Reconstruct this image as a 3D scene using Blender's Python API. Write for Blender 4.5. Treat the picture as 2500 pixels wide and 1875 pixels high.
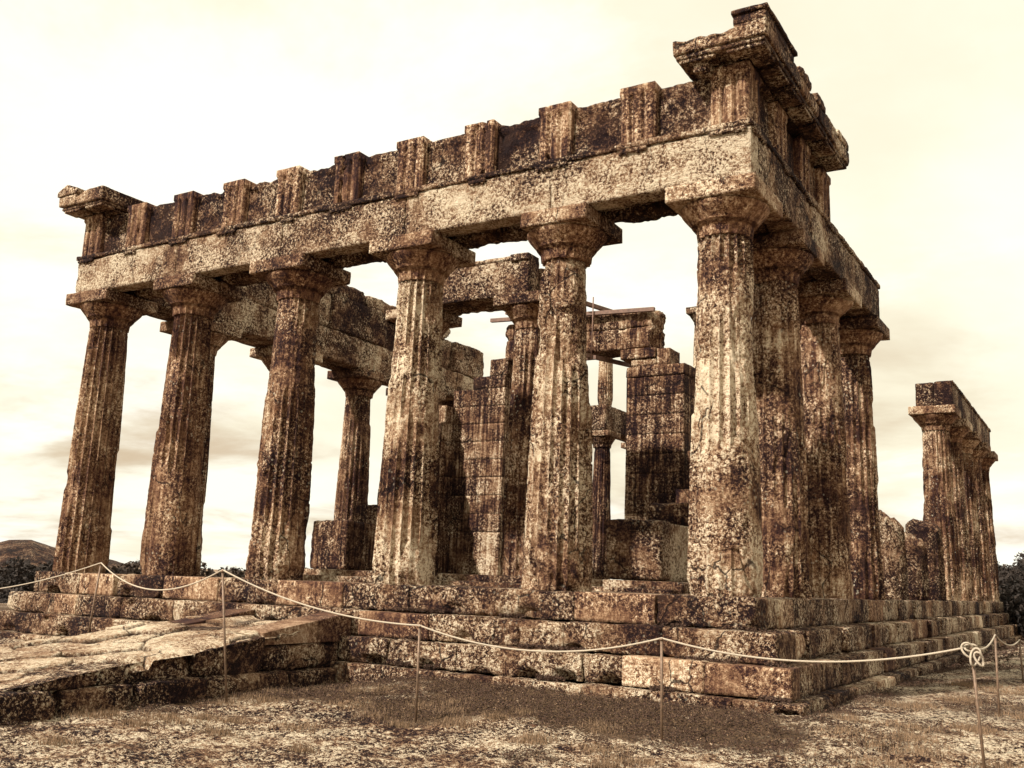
import bpy, math, random
import numpy as np
from mathutils import Matrix, Vector
for o in list(bpy.data.objects): bpy.data.objects.remove(o)
S = bpy.context.scene
C = S.collection
random.seed(7)

# ------------------------------------------------------------------ camera
cam = bpy.data.cameras.new('camera'); co = bpy.data.objects.new('camera', cam); C.objects.link(co)
R_ = Vector((0.85730671, 0.51335932, 0.03856708)); U_ = Vector((0.06642949, -0.18460363, 0.98056546)); F_ = Vector((-0.51050204, 0.83808335, 0.19236413))
m = Matrix((R_, U_, -F_)).transposed().to_4x4(); m.translation = (4.2428, -12.2954, 0.1028)
co.matrix_world = m
cam.sensor_width = 36.0; cam.lens = 35.056; cam.clip_start = 0.1; cam.clip_end = 12000
S.camera = co

# ------------------------------------------------------------------ sky, sun, exposure
SUN_EL = math.radians(42); SUN_AZ = math.radians(207)          # azimuth clockwise from +Y
W = bpy.data.worlds.new('World'); S.world = W; W.use_nodes = True
wt = W.node_tree; wt.nodes.clear()
def wn(t, **k):
    n = wt.nodes.new(t)
    for a, b in k.items(): setattr(n, a, b)
    return n
wout = wn('ShaderNodeOutputWorld'); bg = wn('ShaderNodeBackground'); bg.inputs['Strength'].default_value = 0.074
sky = wn('ShaderNodeTexSky', sky_type='NISHITA', sun_disc=False, sun_elevation=SUN_EL, sun_rotation=SUN_AZ, dust_density=3.0)
bw = wn('ShaderNodeRGBToBW'); wt.links.new(sky.outputs[0], bw.inputs[0])
tc = wn('ShaderNodeTexCoord'); sep = wn('ShaderNodeSeparateXYZ'); wt.links.new(tc.outputs['Generated'], sep.inputs[0])
def wmath(op, a, b=None, clamp=False):
    n = wn('ShaderNodeMath', operation=op, use_clamp=clamp)
    for i, v in enumerate((a, b)):
        if v is None: continue
        if hasattr(v, 'is_output'): wt.links.new(v, n.inputs[i])
        else: n.inputs[i].default_value = v
    return n.outputs[0]
zz = wmath('ADD', wmath('MAXIMUM', sep.outputs[2], 0.0), 0.16)
cx = wmath('DIVIDE', sep.outputs[0], zz); cy = wmath('DIVIDE', sep.outputs[1], zz)
comb = wn('ShaderNodeCombineXYZ'); wt.links.new(cx, comb.inputs[0]); wt.links.new(cy, comb.inputs[1]); comb.inputs[2].default_value = 3.7
def wnoise(scale, det, rough, off=(0, 0, 0), dist=0.0):
    mp = wn('ShaderNodeMapping'); mp.inputs['Location'].default_value = off; wt.links.new(comb.outputs[0], mp.inputs[0])
    n = wn('ShaderNodeTexNoise'); n.inputs['Scale'].default_value = scale; n.inputs['Detail'].default_value = det
    n.inputs['Roughness'].default_value = rough; n.inputs['Distortion'].default_value = dist
    wt.links.new(mp.outputs[0], n.inputs['Vector']); return n.outputs[0]
def wramp(v, a, b, lo=0.0, hi=1.0):
    n = wn('ShaderNodeMapRange', interpolation_type='SMOOTHSTEP'); wt.links.new(v, n.inputs[0])
    n.inputs[1].default_value = a; n.inputs[2].default_value = b; n.inputs[3].default_value = lo; n.inputs[4].default_value = hi
    return n.outputs[0]
def wmix(f, a, b):
    n = wn('ShaderNodeMix', data_type='RGBA')
    for s, v in ((n.inputs['Factor'], f), (n.inputs[6], a), (n.inputs[7], b)):
        if hasattr(v, 'is_output'): wt.links.new(v, s)
        else: s.default_value = v
    return n.outputs[2]
veil = wramp(wnoise(0.45, 7, 0.55, (1.3, 4.1, 0), 0.4), 0.42, 0.66)
puff = wramp(wnoise(0.9, 9, 0.55, (5.2, 0.4, 1), 0.25), 0.50, 0.68)
low = wramp(sep.outputs[2], 0.03, 0.42, 1.0, 0.0)
base = wmix(veil, (10.3, 10.05, 8.5, 1), (9.0, 8.4, 6.5, 1))
tan = wmath('MULTIPLY', wmath('MULTIPLY', puff, low), 0.95)
base = wmix(tan, base, (5.8, 4.4, 2.9, 1))
white = wmath('MULTIPLY', wramp(wnoise(0.7, 8, 0.6, (9.2, 2.4, 2), 0.3), 0.48, 0.62), 0.75)
base = wmix(white, base, (11.0, 10.8, 9.7, 1))
lum = wmath('ADD', wmath('MULTIPLY', wmath('MINIMUM', bw.outputs[0], 12.0), 0.012), 1.10)
mul = wn('ShaderNodeVectorMath', operation='SCALE'); wt.links.new(base, mul.inputs[0]); wt.links.new(lum, mul.inputs['Scale'])
wt.links.new(mul.outputs[0], bg.inputs[0]); wt.links.new(bg.outputs[0], wout.inputs[0])

sl = bpy.data.lights.new('sun', 'SUN'); sl.energy = 5.0; sl.angle = math.radians(1.5); sl.color = (1.0, 0.95, 0.87)
so = bpy.data.objects.new('sun', sl); C.objects.link(so)
sd = Vector((math.sin(SUN_AZ) * math.cos(SUN_EL), math.cos(SUN_AZ) * math.cos(SUN_EL), math.sin(SUN_EL)))
so.rotation_euler = sd.to_track_quat('Z', 'Y').to_euler(); so.location = (0, 0, 40)
S.view_settings.view_transform = 'Standard'; S.view_settings.look = 'None'; S.view_settings.exposure = 0.434; S.view_settings.gamma = 1.0
S.render.engine = 'CYCLES'; S.cycles.max_bounces = 5; S.cycles.diffuse_bounces = 1; S.cycles.glossy_bounces = 1

# ------------------------------------------------------------------ numpy noise
def _h(i, j, k, s):
    n = (i.astype(np.uint32) * np.uint32(374761393) + j.astype(np.uint32) * np.uint32(668265263) + k.astype(np.uint32) * np.uint32(2246822519) + np.uint32((s * 3266489917) & 0xffffffff))
    n = (n ^ (n >> np.uint32(13))) * np.uint32(1274126177); n = n ^ (n >> np.uint32(16))
    return n.astype(np.float64) / 4294967295.0
def vnoise(P, s=0):
    I = np.floor(P).astype(np.int64); f = P - I; f = f * f * (3 - 2 * f); r = 0
    for a in (0, 1):
        for b in (0, 1):
            for c in (0, 1):
                w = (f[:, 0] if a else 1 - f[:, 0]) * (f[:, 1] if b else 1 - f[:, 1]) * (f[:, 2] if c else 1 - f[:, 2])
                r = r + w * _h(I[:, 0] + a, I[:, 1] + b, I[:, 2] + c, s)
    return r
def fbm(P, scale=1.0, octv=4, s=0, gain=0.5):
    P = np.asarray(P, float) * scale; t = 0; a = 1; tot = 0
    for o in range(octv):
        t = t + a * vnoise(P + 17.3 * o, s + o * 11); tot += a; a *= gain; P = P * 2.03
    return t / tot
def sstep(x, a, b):
    t = np.clip((x - a) / (b - a), 0, 1); return t * t * (3 - 2 * t)

# ------------------------------------------------------------------ mesh builder
class MB:
    def __init__(s): s.v = []; s.f = []; s.n = 0; s.var = []
    def add(s, V, Fq):
        V = np.asarray(V, float); s.v.append(V)
        for a in Fq:
            a = np.asarray(a, int)
            if a.size: s.f.append(a + s.n)
        s.n += len(V); return s
    def build(s, name, mat, parent=None, smooth=True, loc=None):
        V = np.concatenate(s.v); va = np.zeros(len(V), np.float32)
        for a_, b_, x_ in s.var: va[a_:b_] = x_
        if loc is not None: V = V - np.array(loc)
        me = bpy.data.meshes.new(name)
        nl = sum(a.size for a in s.f); npoly = sum(len(a) for a in s.f)
        me.vertices.add(len(V)); me.vertices.foreach_set('co', V.ravel())
        me.loops.add(nl); me.polygons.add(npoly)
        me.loops.foreach_set('vertex_index', np.concatenate([a.ravel() for a in s.f]).astype(np.int32))
        tot = np.concatenate([np.full(len(a), a.shape[1]) for a in s.f]).astype(np.int32)
        me.polygons.foreach_set('loop_start', np.concatenate(([0], np.cumsum(tot)[:-1])).astype(np.int32))
        me.polygons.foreach_set('loop_total', tot)
        me.polygons.foreach_set('use_smooth', np.full(npoly, smooth))
        me.update(calc_edges=True); me.materials.append(mat)
        if s.var: at_ = me.attributes.new('var', 'FLOAT', 'POINT'); at_.data.foreach_set('value', va)
        o = bpy.data.objects.new(name, me); C.objects.link(o)
        if parent is not None: o.parent = parent
        return o
def empty(name, label, cat, loc=(0, 0, 0), group=None):
    o = bpy.data.objects.new(name, None); C.objects.link(o); o.empty_display_size = .2
    o['label'] = label; o['category'] = cat; o['kind'] = 'thing'
    if group: o['group'] = group
    return o
def tag(o, label, cat, group=None, kind=None):
    if label: o['label'] = label
    if cat: o['category'] = cat
    if group: o['group'] = group
    o['kind'] = kind or 'thing'
    return o

def box_grid(lo, hi, res):
    lo = np.array(lo, float); hi = np.array(hi, float); n = np.maximum(1, np.round((hi - lo) / res).astype(int)); n = np.minimum(n, 90)
    Vs = []; Fs = []; k = 0
    for ax in range(3):
        a, b = [(1, 2), (2, 0), (0, 1)][ax]
        U, Vv = np.meshgrid(np.arange(n[a] + 1), np.arange(n[b] + 1), indexing='ij')
        for side in (0, 1):
            G = np.zeros((U.size, 3), int); G[:, a] = U.ravel(); G[:, b] = Vv.ravel(); G[:, ax] = n[ax] * side
            id_ = np.arange(U.size).reshape(U.shape) + k
            q = np.stack([id_[:-1, :-1], id_[1:, :-1], id_[1:, 1:], id_[:-1, 1:]], -1).reshape(-1, 4)
            if side == 0: q = q[:, ::-1]
            Vs.append(G); Fs.append(q); k += len(G)
    G = np.concatenate(Vs); q = np.concatenate(Fs)
    un, inv = np.unique(G, axis=0, return_inverse=True); inv = inv.ravel()
    return lo + (hi - lo) * un / n, inv[q]
def block(mb, lo, hi, res=.06, r0=.012, chip=.05, amp=.012, seed=0, xf=None, thr=.52, sp=1.0, fine=1.0):
    """weathered stone block: rounded box, chipped edges, noisy faces"""
    lo = np.array(lo, float); hi = np.array(hi, float)
    V, q = box_grid(lo, hi, res)
    half = (hi - lo) / 2; c = (hi + lo) / 2
    nz = fbm(V, 2.3 / sp, 3, seed + 3); nz2 = fbm(V, 9.0, 3, seed + 5)
    r = np.clip(r0 + chip * 2.6 * np.clip(nz * .7 + nz2 * .3 - thr, 0, 1) * 2.2, r0, min(half) * .85)[:, None]
    d = V - c; inner = np.maximum(half - r, 1e-4); cl = np.clip(d, -inner, inner); e = d - cl
    L = np.linalg.norm(e, axis=1, keepdims=True); nrm = np.where(L > 1e-9, e / np.maximum(L, 1e-9), 0)
    V = c + cl + nrm * np.minimum(L, r)
    disp = (fbm(V, 3.1, 4, seed + 9, .55) - .5) * 2 * amp + (fbm(V, 16, 3, seed + 13, .6) - .5) * amp * 1.1 * fine
    V = V + nrm * disp[:, None]
    if xf is not None: V = xf(V)
    n0 = mb.n; mb.add(V, [q]); mb.var.append((n0, mb.n, random.Random(int(seed * 7919 + lo[0] * 131 + lo[1] * 57 + lo[2] * 911)).uniform(-.7, .7))); return mb
def sheet(mb, P, nu, nv, close_u=False, flip=False):
    """grid of points P[(nu),(nv),3] -> quads"""
    id_ = np.arange(nu * nv).reshape(nu, nv)
    if close_u: id_ = np.concatenate([id_, id_[:1]], 0)
    q = np.stack([id_[:-1, :-1], id_[1:, :-1], id_[1:, 1:], id_[:-1, 1:]], -1).reshape(-1, 4)
    if flip: q = q[:, ::-1]
    mb.add(P.reshape(-1, 3), [q])
def tube(mb, pts, r, n=8):
    pts = np.array(pts, float); T = np.gradient(pts, axis=0); T /= np.linalg.norm(T, axis=1, keepdims=True)
    ref = np.array([0, 0, 1.0]) if abs(T[:, 2]).max() < .9 else np.array([0.31, .95, 0.02])
    A = np.cross(T, ref); A /= np.linalg.norm(A, axis=1, keepdims=True); B = np.cross(T, A)
    th = np.linspace(0, 2 * np.pi, n, endpoint=False); r = np.broadcast_to(np.asarray(r, float), (len(pts),))
    P = pts[None] + r[None, :, None] * (np.cos(th)[:, None, None] * A[None] + np.sin(th)[:, None, None] * B[None])
    k = mb.n; sheet(mb, P, n, len(pts), close_u=True)
    m_ = len(pts); a = np.arange(n) * m_
    mb.f.append((a[::-1] + k)[None]); mb.f.append((a + m_ - 1 + k)[None])

# ------------------------------------------------------------------ materials
def stone(name, dark=.5, tint=(1, 1, 1), spots=0.0, streak=0.0, scale=1.0, bump=1.0, pale=.5, rust=0.0, contrast=1.0, cracks=.85):
    m = bpy.data.materials.new(name); m.use_nodes = True; t = m.node_tree; t.nodes.clear()
    def N(ty, **k):
        n = t.nodes.new(ty)
        for a, b in k.items(): setattr(n, a, b)
        return n
    def lk(a, s):
        if hasattr(a, 'is_output'): t.links.new(a, s)
        else: s.default_value = a
    def M(op, a, b=None, clamp=False):
        n = N('ShaderNodeMath', operation=op, use_clamp=clamp); lk(a, n.inputs[0])
        if b is not None: lk(b, n.inputs[1])
        return n.outputs[0]
    def ramp(v, a, b, lo=0., hi=1.):
        n = N('ShaderNodeMapRange', interpolation_type='SMOOTHSTEP'); lk(v, n.inputs[0])
        for i, x in enumerate((a, b, lo, hi)): n.inputs[i + 1].default_value = x
        return n.outputs[0]
    def mix(f, a, b):
        n = N('ShaderNodeMix', data_type='RGBA'); lk(f, n.inputs['Factor']); lk(a, n.inputs[6]); lk(b, n.inputs[7]); return n.outputs[2]
    geo = N('ShaderNodeNewGeometry')
    def noise(sc, det=6, ro=.6, vs=(1, 1, 1), off=(0, 0, 0), dist=0.):
        mp = N('ShaderNodeMapping'); mp.inputs['Scale'].default_value = vs; mp.inputs['Location'].default_value = off
        t.links.new(geo.outputs['Position'], mp.inputs[0])
        n = N('ShaderNodeTexNoise'); n.inputs['Scale'].default_value = sc * scale; n.inputs['Detail'].default_value = det
        n.inputs['Roughness'].default_value = ro; n.inputs['Distortion'].default_value = dist
        t.links.new(mp.outputs[0], n.inputs['Vector']); return n.outputs[0]
    def vor(sc, off=(0, 0, 0), feat='F1'):
        mp = N('ShaderNodeMapping'); mp.inputs['Location'].default_value = off; t.links.new(geo.outputs['Position'], mp.inputs[0])
        n = N('ShaderNodeTexVoronoi', feature=feat); n.inputs['Scale'].default_value = sc * scale; t.links.new(mp.outputs[0], n.inputs['Vector']); return n
    big = noise(.9, 3, .5, off=(3, 1, 7)); mid = noise(4.5, 5, .62, off=(1, 9, 2), dist=.6)
    fine = noise(23, 6, .70, off=(5, 5, 5), dist=.35); grit = noise(75, 3, .65, off=(2, 7, 1))
    strk = noise(6.5, 5, .6, vs=(2.2, 2.2, .12), off=(2, 2, 0))
    def sc(v, k): return M('MULTIPLY', M('SUBTRACT', v, .5), k)
    gain = ramp(noise(1.7, 3, .55, off=(11, 3, 5)), .36, .64, .45, 1.35)
    v = M('ADD', M('MULTIPLY', M('ADD', sc(fine, 2.7 * contrast), sc(grit, 1.7 * contrast)), gain), M('ADD', sc(mid, 1.0 * contrast), sc(big, 1.35 * min(1, contrast))))
    if streak: v = M('ADD', v, sc(strk, 3.6 * streak))
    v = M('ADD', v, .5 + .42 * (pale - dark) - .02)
    vr = N('ShaderNodeAttribute'); vr.attribute_name = 'var'; oi = N('ShaderNodeObjectInfo')
    v = M('ADD', v, M('ADD', M('MULTIPLY', vr.outputs['Fac'], .16), sc(oi.outputs['Random'], .08)))
    cr = N('ShaderNodeValToRGB'); lk(v, cr.inputs[0]); e = cr.color_ramp.elements
    e[0].position = .17; e[0].color = (.0155, .0052, .0062, 1); e[1].position = .93; e[1].color = (.94, .77, .55, 1)
    for pp, cc in ((.33, (.062, .0230, .0170, 1)), (.50, (.195, .095, .050, 1)), (.68, (.46, .284, .165, 1))):
        x_ = e.new(pp); x_.color = cc
    col = cr.outputs[0]
    warm = ramp(noise(2.1, 3, .5, off=(8, 3, 3)), .50, .68)
    col = mix(M('MULTIPLY', warm, .10), col, (.30, .145, .065, 1))
    if rust: col = mix(M('MULTIPLY', ramp(noise(1.6, 3, .6, off=(0, 4, 1.3)), .60, .7), rust), col, (.50, .19, .06, 1))
    dmask = ramp(v, .42, .22)
    # hairline cracks and worm-eaten pits
    mpc = N('ShaderNodeMapping'); t.links.new(geo.outputs['Position'], mpc.inputs[0]); wob = N('ShaderNodeTexNoise'); wob.inputs['Scale'].default_value = 2.2 * scale; wob.inputs['Detail'].default_value = 5
    t.links.new(geo.outputs['Position'], wob.inputs['Vector']); wsc = N('ShaderNodeVectorMath', operation='SCALE'); t.links.new(wob.outputs[1], wsc.inputs[0]); wsc.inputs['Scale'].default_value = .34
    wad = N('ShaderNodeVectorMath', operation='ADD'); t.links.new(mpc.outputs[0], wad.inputs[0]); t.links.new(wsc.outputs[0], wad.inputs[1]); mpc.inputs['Scale'].default_value = (1, 1, .55)
    ce = N('ShaderNodeTexVoronoi', feature='DISTANCE_TO_EDGE'); ce.inputs['Scale'].default_value = 1.15 * scale; t.links.new(wad.outputs[0], ce.inputs['Vector'])
    crack = M('MULTIPLY', ramp(ce.outputs['Distance'], .003, .013, 1., 0.), ramp(noise(1.1, 2, .5, off=(6, 2, 9)), .50, .56))
    pw = vor(34, (7, 1, 3)); hole = M('MULTIPLY', ramp(pw.outputs['Distance'], .12, .26, 1., 0.), ramp(noise(3.2, 3, .5, off=(3, 8, 1)), .50, .60))
    col = mix(M('MULTIPLY', M('MAXIMUM', crack, M('MULTIPLY', hole, .8)), cracks), col, (.014, .006, .006, 1))
    if spots:
        v = vor(13, (.3, .2, .8)); sm = ramp(v.outputs['Distance'], .20, .28, 1., 0.)
        pick = ramp(noise(2.5, 2, .5, off=(4, 4, 4)), .50, .60)
        col = mix(M('MULTIPLY', M('MULTIPLY', sm, pick), spots), col, (.70, .60, .44, 1))
    mul = N('ShaderNodeMix', data_type='RGBA', blend_type='MULTIPLY'); mul.inputs['Factor'].default_value = 1; lk(col, mul.inputs[6]); mul.inputs[7].default_value = (*[.86 * c_ for c_ in tint], 1)
    pv = vor(30, (1, 2, 3)); pit = ramp(pv.outputs['Distance'], .05, .42)
    h = M('ADD', M('MULTIPLY', fine, 1.0), M('ADD', M('MULTIPLY', mid, .9), M('ADD', M('MULTIPLY', grit, .22), M('MULTIPLY', pit, .16))))
    h = M('SUBTRACT', h, M('ADD', M('MULTIPLY', dmask, .10), M('MULTIPLY', M('MAXIMUM', crack, M('MULTIPLY', hole, .5)), .35 * cracks)))
    b = N('ShaderNodeBump'); b.inputs['Strength'].default_value = .95; b.inputs['Distance'].default_value = .075 * bump; lk(h, b.inputs['Height'])
    p = N('ShaderNodeBsdfPrincipled'); p.inputs['Roughness'].default_value = .93; p.inputs['Specular IOR Level'].default_value = .2
    t.links.new(mul.outputs[2], p.inputs['Base Color']); t.links.new(b.outputs[0], p.inputs['Normal'])
    o = N('ShaderNodeOutputMaterial'); t.links.new(p.outputs[0], o.inputs[0]); return m
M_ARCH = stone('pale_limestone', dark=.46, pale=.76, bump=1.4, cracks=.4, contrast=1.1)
M_COLA = stone('crisp_column_limestone', dark=.54, pale=.60, spots=.4, streak=.22, bump=.4, contrast=.52)
M_COL = stone('column_limestone', dark=.58, pale=.54, spots=.6, streak=.26, bump=.6, rust=.12, contrast=.76)
M_COLL = stone('light_column_limestone', dark=.47, pale=.74, spots=.4, streak=.20, bump=.8, contrast=.92)
M_CAP = stone('capital_limestone', dark=.52, pale=.56, streak=.22, bump=.28, contrast=.5, cracks=.3)
M_STUMP = stone('stump_limestone', dark=.72, pale=.44, bump=1.4, contrast=1.1)
M_ABA = stone('abacus_limestone', dark=.50, pale=.60, bump=.7, contrast=.9)
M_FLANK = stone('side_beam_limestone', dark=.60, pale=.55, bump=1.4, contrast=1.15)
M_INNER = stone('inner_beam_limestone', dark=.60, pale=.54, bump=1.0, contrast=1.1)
M_FRZ_SHADE = stone('frieze_and_shade_limestone', dark=.70, pale=.47, streak=.1, bump=1.3, contrast=1.15)  # dark frieze weathering; also paints underside shade into rear beams and cornice soffits
M_TRI = stone('triglyph_limestone', dark=.54, pale=.48, streak=.35, bump=.45, contrast=.6)
M_STEP = stone('step_limestone', dark=.58, pale=.60, streak=.10, spots=.3, bump=1.2, contrast=1.0)
M_WALL = stone('wall_limestone', dark=.62, pale=.52, streak=.36, bump=.8, contrast=.8)
M_GEI = stone('cornice_limestone', dark=.58, pale=.50, streak=.15, bump=.9)
M_SMOOTH = stone('resurfaced_limestone', dark=.48, pale=.64, streak=.15, bump=.4, contrast=.6)
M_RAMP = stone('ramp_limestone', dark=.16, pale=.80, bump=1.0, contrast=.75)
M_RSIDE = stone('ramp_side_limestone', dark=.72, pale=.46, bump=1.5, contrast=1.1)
M_NEW = stone('new_cut_limestone', dark=.52, pale=.52, bump=.2, contrast=.5, cracks=.2, tint=(.82, .84, .88))
def simple(name, col, rough=.6, metal=0., nscale=20, var=.35, bump=0.):
    m = bpy.data.materials.new(name); m.use_nodes = True; t = m.node_tree; p = t.nodes['Principled BSDF']
    g = t.nodes.new('ShaderNodeNewGeometry'); n = t.nodes.new('ShaderNodeTexNoise'); n.inputs['Scale'].default_value = nscale; n.inputs['Detail'].default_value = 5
    t.links.new(g.outputs['Position'], n.inputs['Vector'])
    r = t.nodes.new('ShaderNodeMapRange'); t.links.new(n.outputs[0], r.inputs[0]); r.inputs[1].default_value = .3; r.inputs[2].default_value = .7
    x = t.nodes.new('ShaderNodeMix'); x.data_type = 'RGBA'; t.links.new(r.outputs[0], x.inputs['Factor'])
    x.inputs[6].default_value = (*[c * (1 - var) for c in col], 1); x.inputs[7].default_value = (*[min(1, c * (1 + var)) for c in col], 1)
    t.links.new(x.outputs[2], p.inputs['Base Color']); p.inputs['Roughness'].default_value = rough; p.inputs['Metallic'].default_value = metal
    if bump:
        b = t.nodes.new('ShaderNodeBump'); b.inputs['Distance'].default_value = bump; t.links.new(n.outputs[0], b.inputs['Height']); t.links.new(b.outputs[0], p.inputs['Normal'])
    return m
M_ROD = simple('rusty_iron_rod', (.17, .105, .065), .55, .3, 30)
M_ROPE = simple('white_rope', (.42, .34, .25), .85, 0, 160, .35, .003)
M_BEAM = simple('timber_brace', (.16, .085, .055), .7, 0, 12)
M_GRASS = simple('dry_grass', (.055, .025, .013), .9, 0, 55.0, .95)
M_DRY = simple('straw_grass', (.22, .135, .075), .9, 0, 40.0, .8)
M_LEAF = simple('pine_foliage', (.022, .013, .008), .9, 0, 2.0, .7)
M_LEAFB = simple('scrub_foliage', (.034, .020, .011), .9, 0, .35, .7)
M_BARK = simple('bark', (.07, .04, .025), .9, 0, 9)
M_PEB = stone('loose_rock', dark=.4, pale=.8, bump=.4, scale=2)
# ground
def soil_mix(m):
    t = m.node_tree; p = [n for n in t.nodes if n.type == 'BSDF_PRINCIPLED'][0]; src = p.inputs['Base Color'].links[0].from_socket
    a = t.nodes.new('ShaderNodeAttribute'); a.attribute_name = 'soil'; x = t.nodes.new('ShaderNodeMix'); x.data_type = 'RGBA'
    t.links.new(a.outputs['Fac'], x.inputs['Factor']); t.links.new(src, x.inputs[6]); x.inputs[7].default_value = (.04, .019, .012, 1); t.links.new(x.outputs[2], p.inputs['Base Color'])
soil_mix(M_RAMP)
def ground_mat():
    m = stone('rocky_ground', dark=.54, pale=.74, bump=1.5, scale=1.0, contrast=1.6, cracks=.5)
    t = m.node_tree
    p = [n for n in t.nodes if n.type == 'BSDF_PRINCIPLED'][0]; src = p.inputs['Base Color'].links[0].from_socket
    a = t.nodes.new('ShaderNodeAttribute'); a.attribute_name = 'soil'; g = t.nodes.new('ShaderNodeNewGeometry')
    n = t.nodes.new('ShaderNodeTexNoise'); n.inputs['Scale'].default_value = 5.5; n.inputs['Detail'].default_value = 8; n.inputs['Roughness'].default_value = .72
    mp = t.nodes.new('ShaderNodeMapping'); mp.inputs['Scale'].default_value = (1, 1, 1); t.links.new(g.outputs['Position'], mp.inputs[0]); t.links.new(mp.outputs[0], n.inputs['Vector'])
    ad = t.nodes.new('ShaderNodeMath'); ad.operation = 'ADD'; t.links.new(a.outputs['Fac'], ad.inputs[0]); t.links.new(n.outputs[0], ad.inputs[1])
    r = t.nodes.new('ShaderNodeMapRange'); t.links.new(ad.outputs[0], r.inputs[0]); r.inputs[1].default_value = .90; r.inputs[2].default_value = 1.18
    x = t.nodes.new('ShaderNodeMix'); x.data_type = 'RGBA'; t.links.new(r.outputs[0], x.inputs['Factor']); t.links.new(src, x.inputs[6]); 
    cc = t.nodes.new('ShaderNodeValToRGB'); n3 = t.nodes.new('ShaderNodeTexNoise'); n3.inputs['Scale'].default_value = 42; n3.inputs['Detail'].default_value = 5; n3.inputs['Roughness'].default_value = .7
    t.links.new(g.outputs['Position'], n3.inputs['Vector']); t.links.new(n3.outputs[0], cc.inputs[0]); cc.color_ramp.elements[0].position = .36; cc.color_ramp.elements[0].color = (.020, .0085, .007, 1)
    cc.color_ramp.elements[1].position = .68; cc.color_ramp.elements[1].color = (.26, .155, .08, 1); t.links.new(cc.outputs[0], x.inputs[7])
    t.links.new(x.outputs[2], p.inputs['Base Color']); return m
M_GRD = ground_mat()
M_HILL = stone('hill_scrub', dark=.66, pale=.42, scale=.03, bump=30, tint=(.48, .42, .40), contrast=1.2, cracks=0.)
M_WOODG = simple('forest_floor', (.05, .03, .018), .95, 0, .1, .6)

# ------------------------------------------------------------------ temple numbers
XF = [-12.654, -10.254, -7.636, -5.018, -2.4, 0.0]                 # front column axes, left to right
YF = [0, 2.26] + [2.37 + 2.55 * k for k in range(1, 10)] + [27.69]    # side column axes
ZA, ZT, ZC = 5.302, 6.077, 6.927                                    # architrave bottom, top, frieze top
AH = .49
def dip(x): return -0.085 * np.clip(-np.asarray(x, float) / 13.0, 0, 1)  # the step line settles slightly towards the left end

# ------------------------------------------------------------------ ground
def gz(x, y):
    x = np.asarray(x, float); y = np.asarray(y, float)
    P = np.stack([x, y, np.zeros_like(x)], -1).reshape(-1, 3)
    z = -1.36 - .06 * sstep(-y, 2.5, 6) - .12 * sstep(-y, 6, 12) + .22 * sstep(y, .5, 9) * sstep(x, .5, 2.5) - .05 * sstep(-x, 3, 6)
    z = z + .12 * sstep(-x, 8, 12) + .15 * (1 - sstep(-y, 1.3, 3.8)) * sstep(x, -5.0, -3.6) * (1 - sstep(y, .5, 9) * .6)
    n = (fbm(P, .7, 3, 5) - .5) * .10 + (fbm(P, 3.5, 4, 8, .6) - .5) * .07 + (np.abs(fbm(P, 7.5, 4, 18, .62) - .5)) * .10 - .01
    z = z + n.reshape(x.shape)
    r = np.hypot(x + 5, y - 8)
    return z - .07 * np.clip(r - 32, 0, 240)
def soil(x, y):
    x = np.asarray(x, float); y = np.asarray(y, float); P = np.stack([x, y, np.zeros_like(x)], -1).reshape(-1, 3)
    n = fbm(P, .9, 4, 31).reshape(x.shape)
    front = (1 - .8 * sstep(x, .9, 2.2)) * sstep(y, -4.1, -2.7) * (1 - sstep(y, -1.3, -1.1) * (x < 1.2)) * sstep(x, -5.6, -4.9)
    sidey = sstep(x, 1.0, 1.8) * (.12 + .16 * sstep(y, -5.0, -3.0))
    rampb = sstep(x, -8.6, -6) * sstep(-x, 4.2, 5.0) * sstep(y, -6.0, -4.6) * .55
    s = np.maximum(np.maximum(front, sidey), np.maximum(rampb * .9, 0))
    s = np.maximum(s, .30 * sstep(y, 1, 6) * (x > 1.2)); s = np.maximum(s, .7 * (y > 30)); s = np.maximum(s, .7 * (x < -14))
    return np.clip(s * .85 + (n - .5) * 1.5, 0, 1)
def axis(fine_lo, fine_hi, st, lo, hi, g=1.16):
    a = list(np.arange(fine_lo, fine_hi, st)); d = st; x = fine_lo
    L = []
    while x > lo: d *= g; x -= d; L.append(x)
    d = st; x = a[-1]; Rr = []
    while x < hi: d *= g; x += d; Rr.append(x)
    return np.array(L[::-1] + a + Rr)
ax = axis(-9.5, 4.8, .030, -9000, 9000, 1.09); ay = axis(-7.6, -1.0, .024, -9000, 9000, 1.10)
X, Y = np.meshgrid(ax, ay, indexing='ij')
Z = gz(X, Y)
mb = MB(); sheet(mb, np.stack([X, Y, Z], -1), len(ax), len(ay))
g = mb.build('ground', M_GRD); tag(g, None, None, kind='structure')
at = g.data.attributes.new('soil', 'FLOAT', 'POINT'); at.data.foreach_set('value', soil(X, Y).ravel().astype(np.float32))

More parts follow.
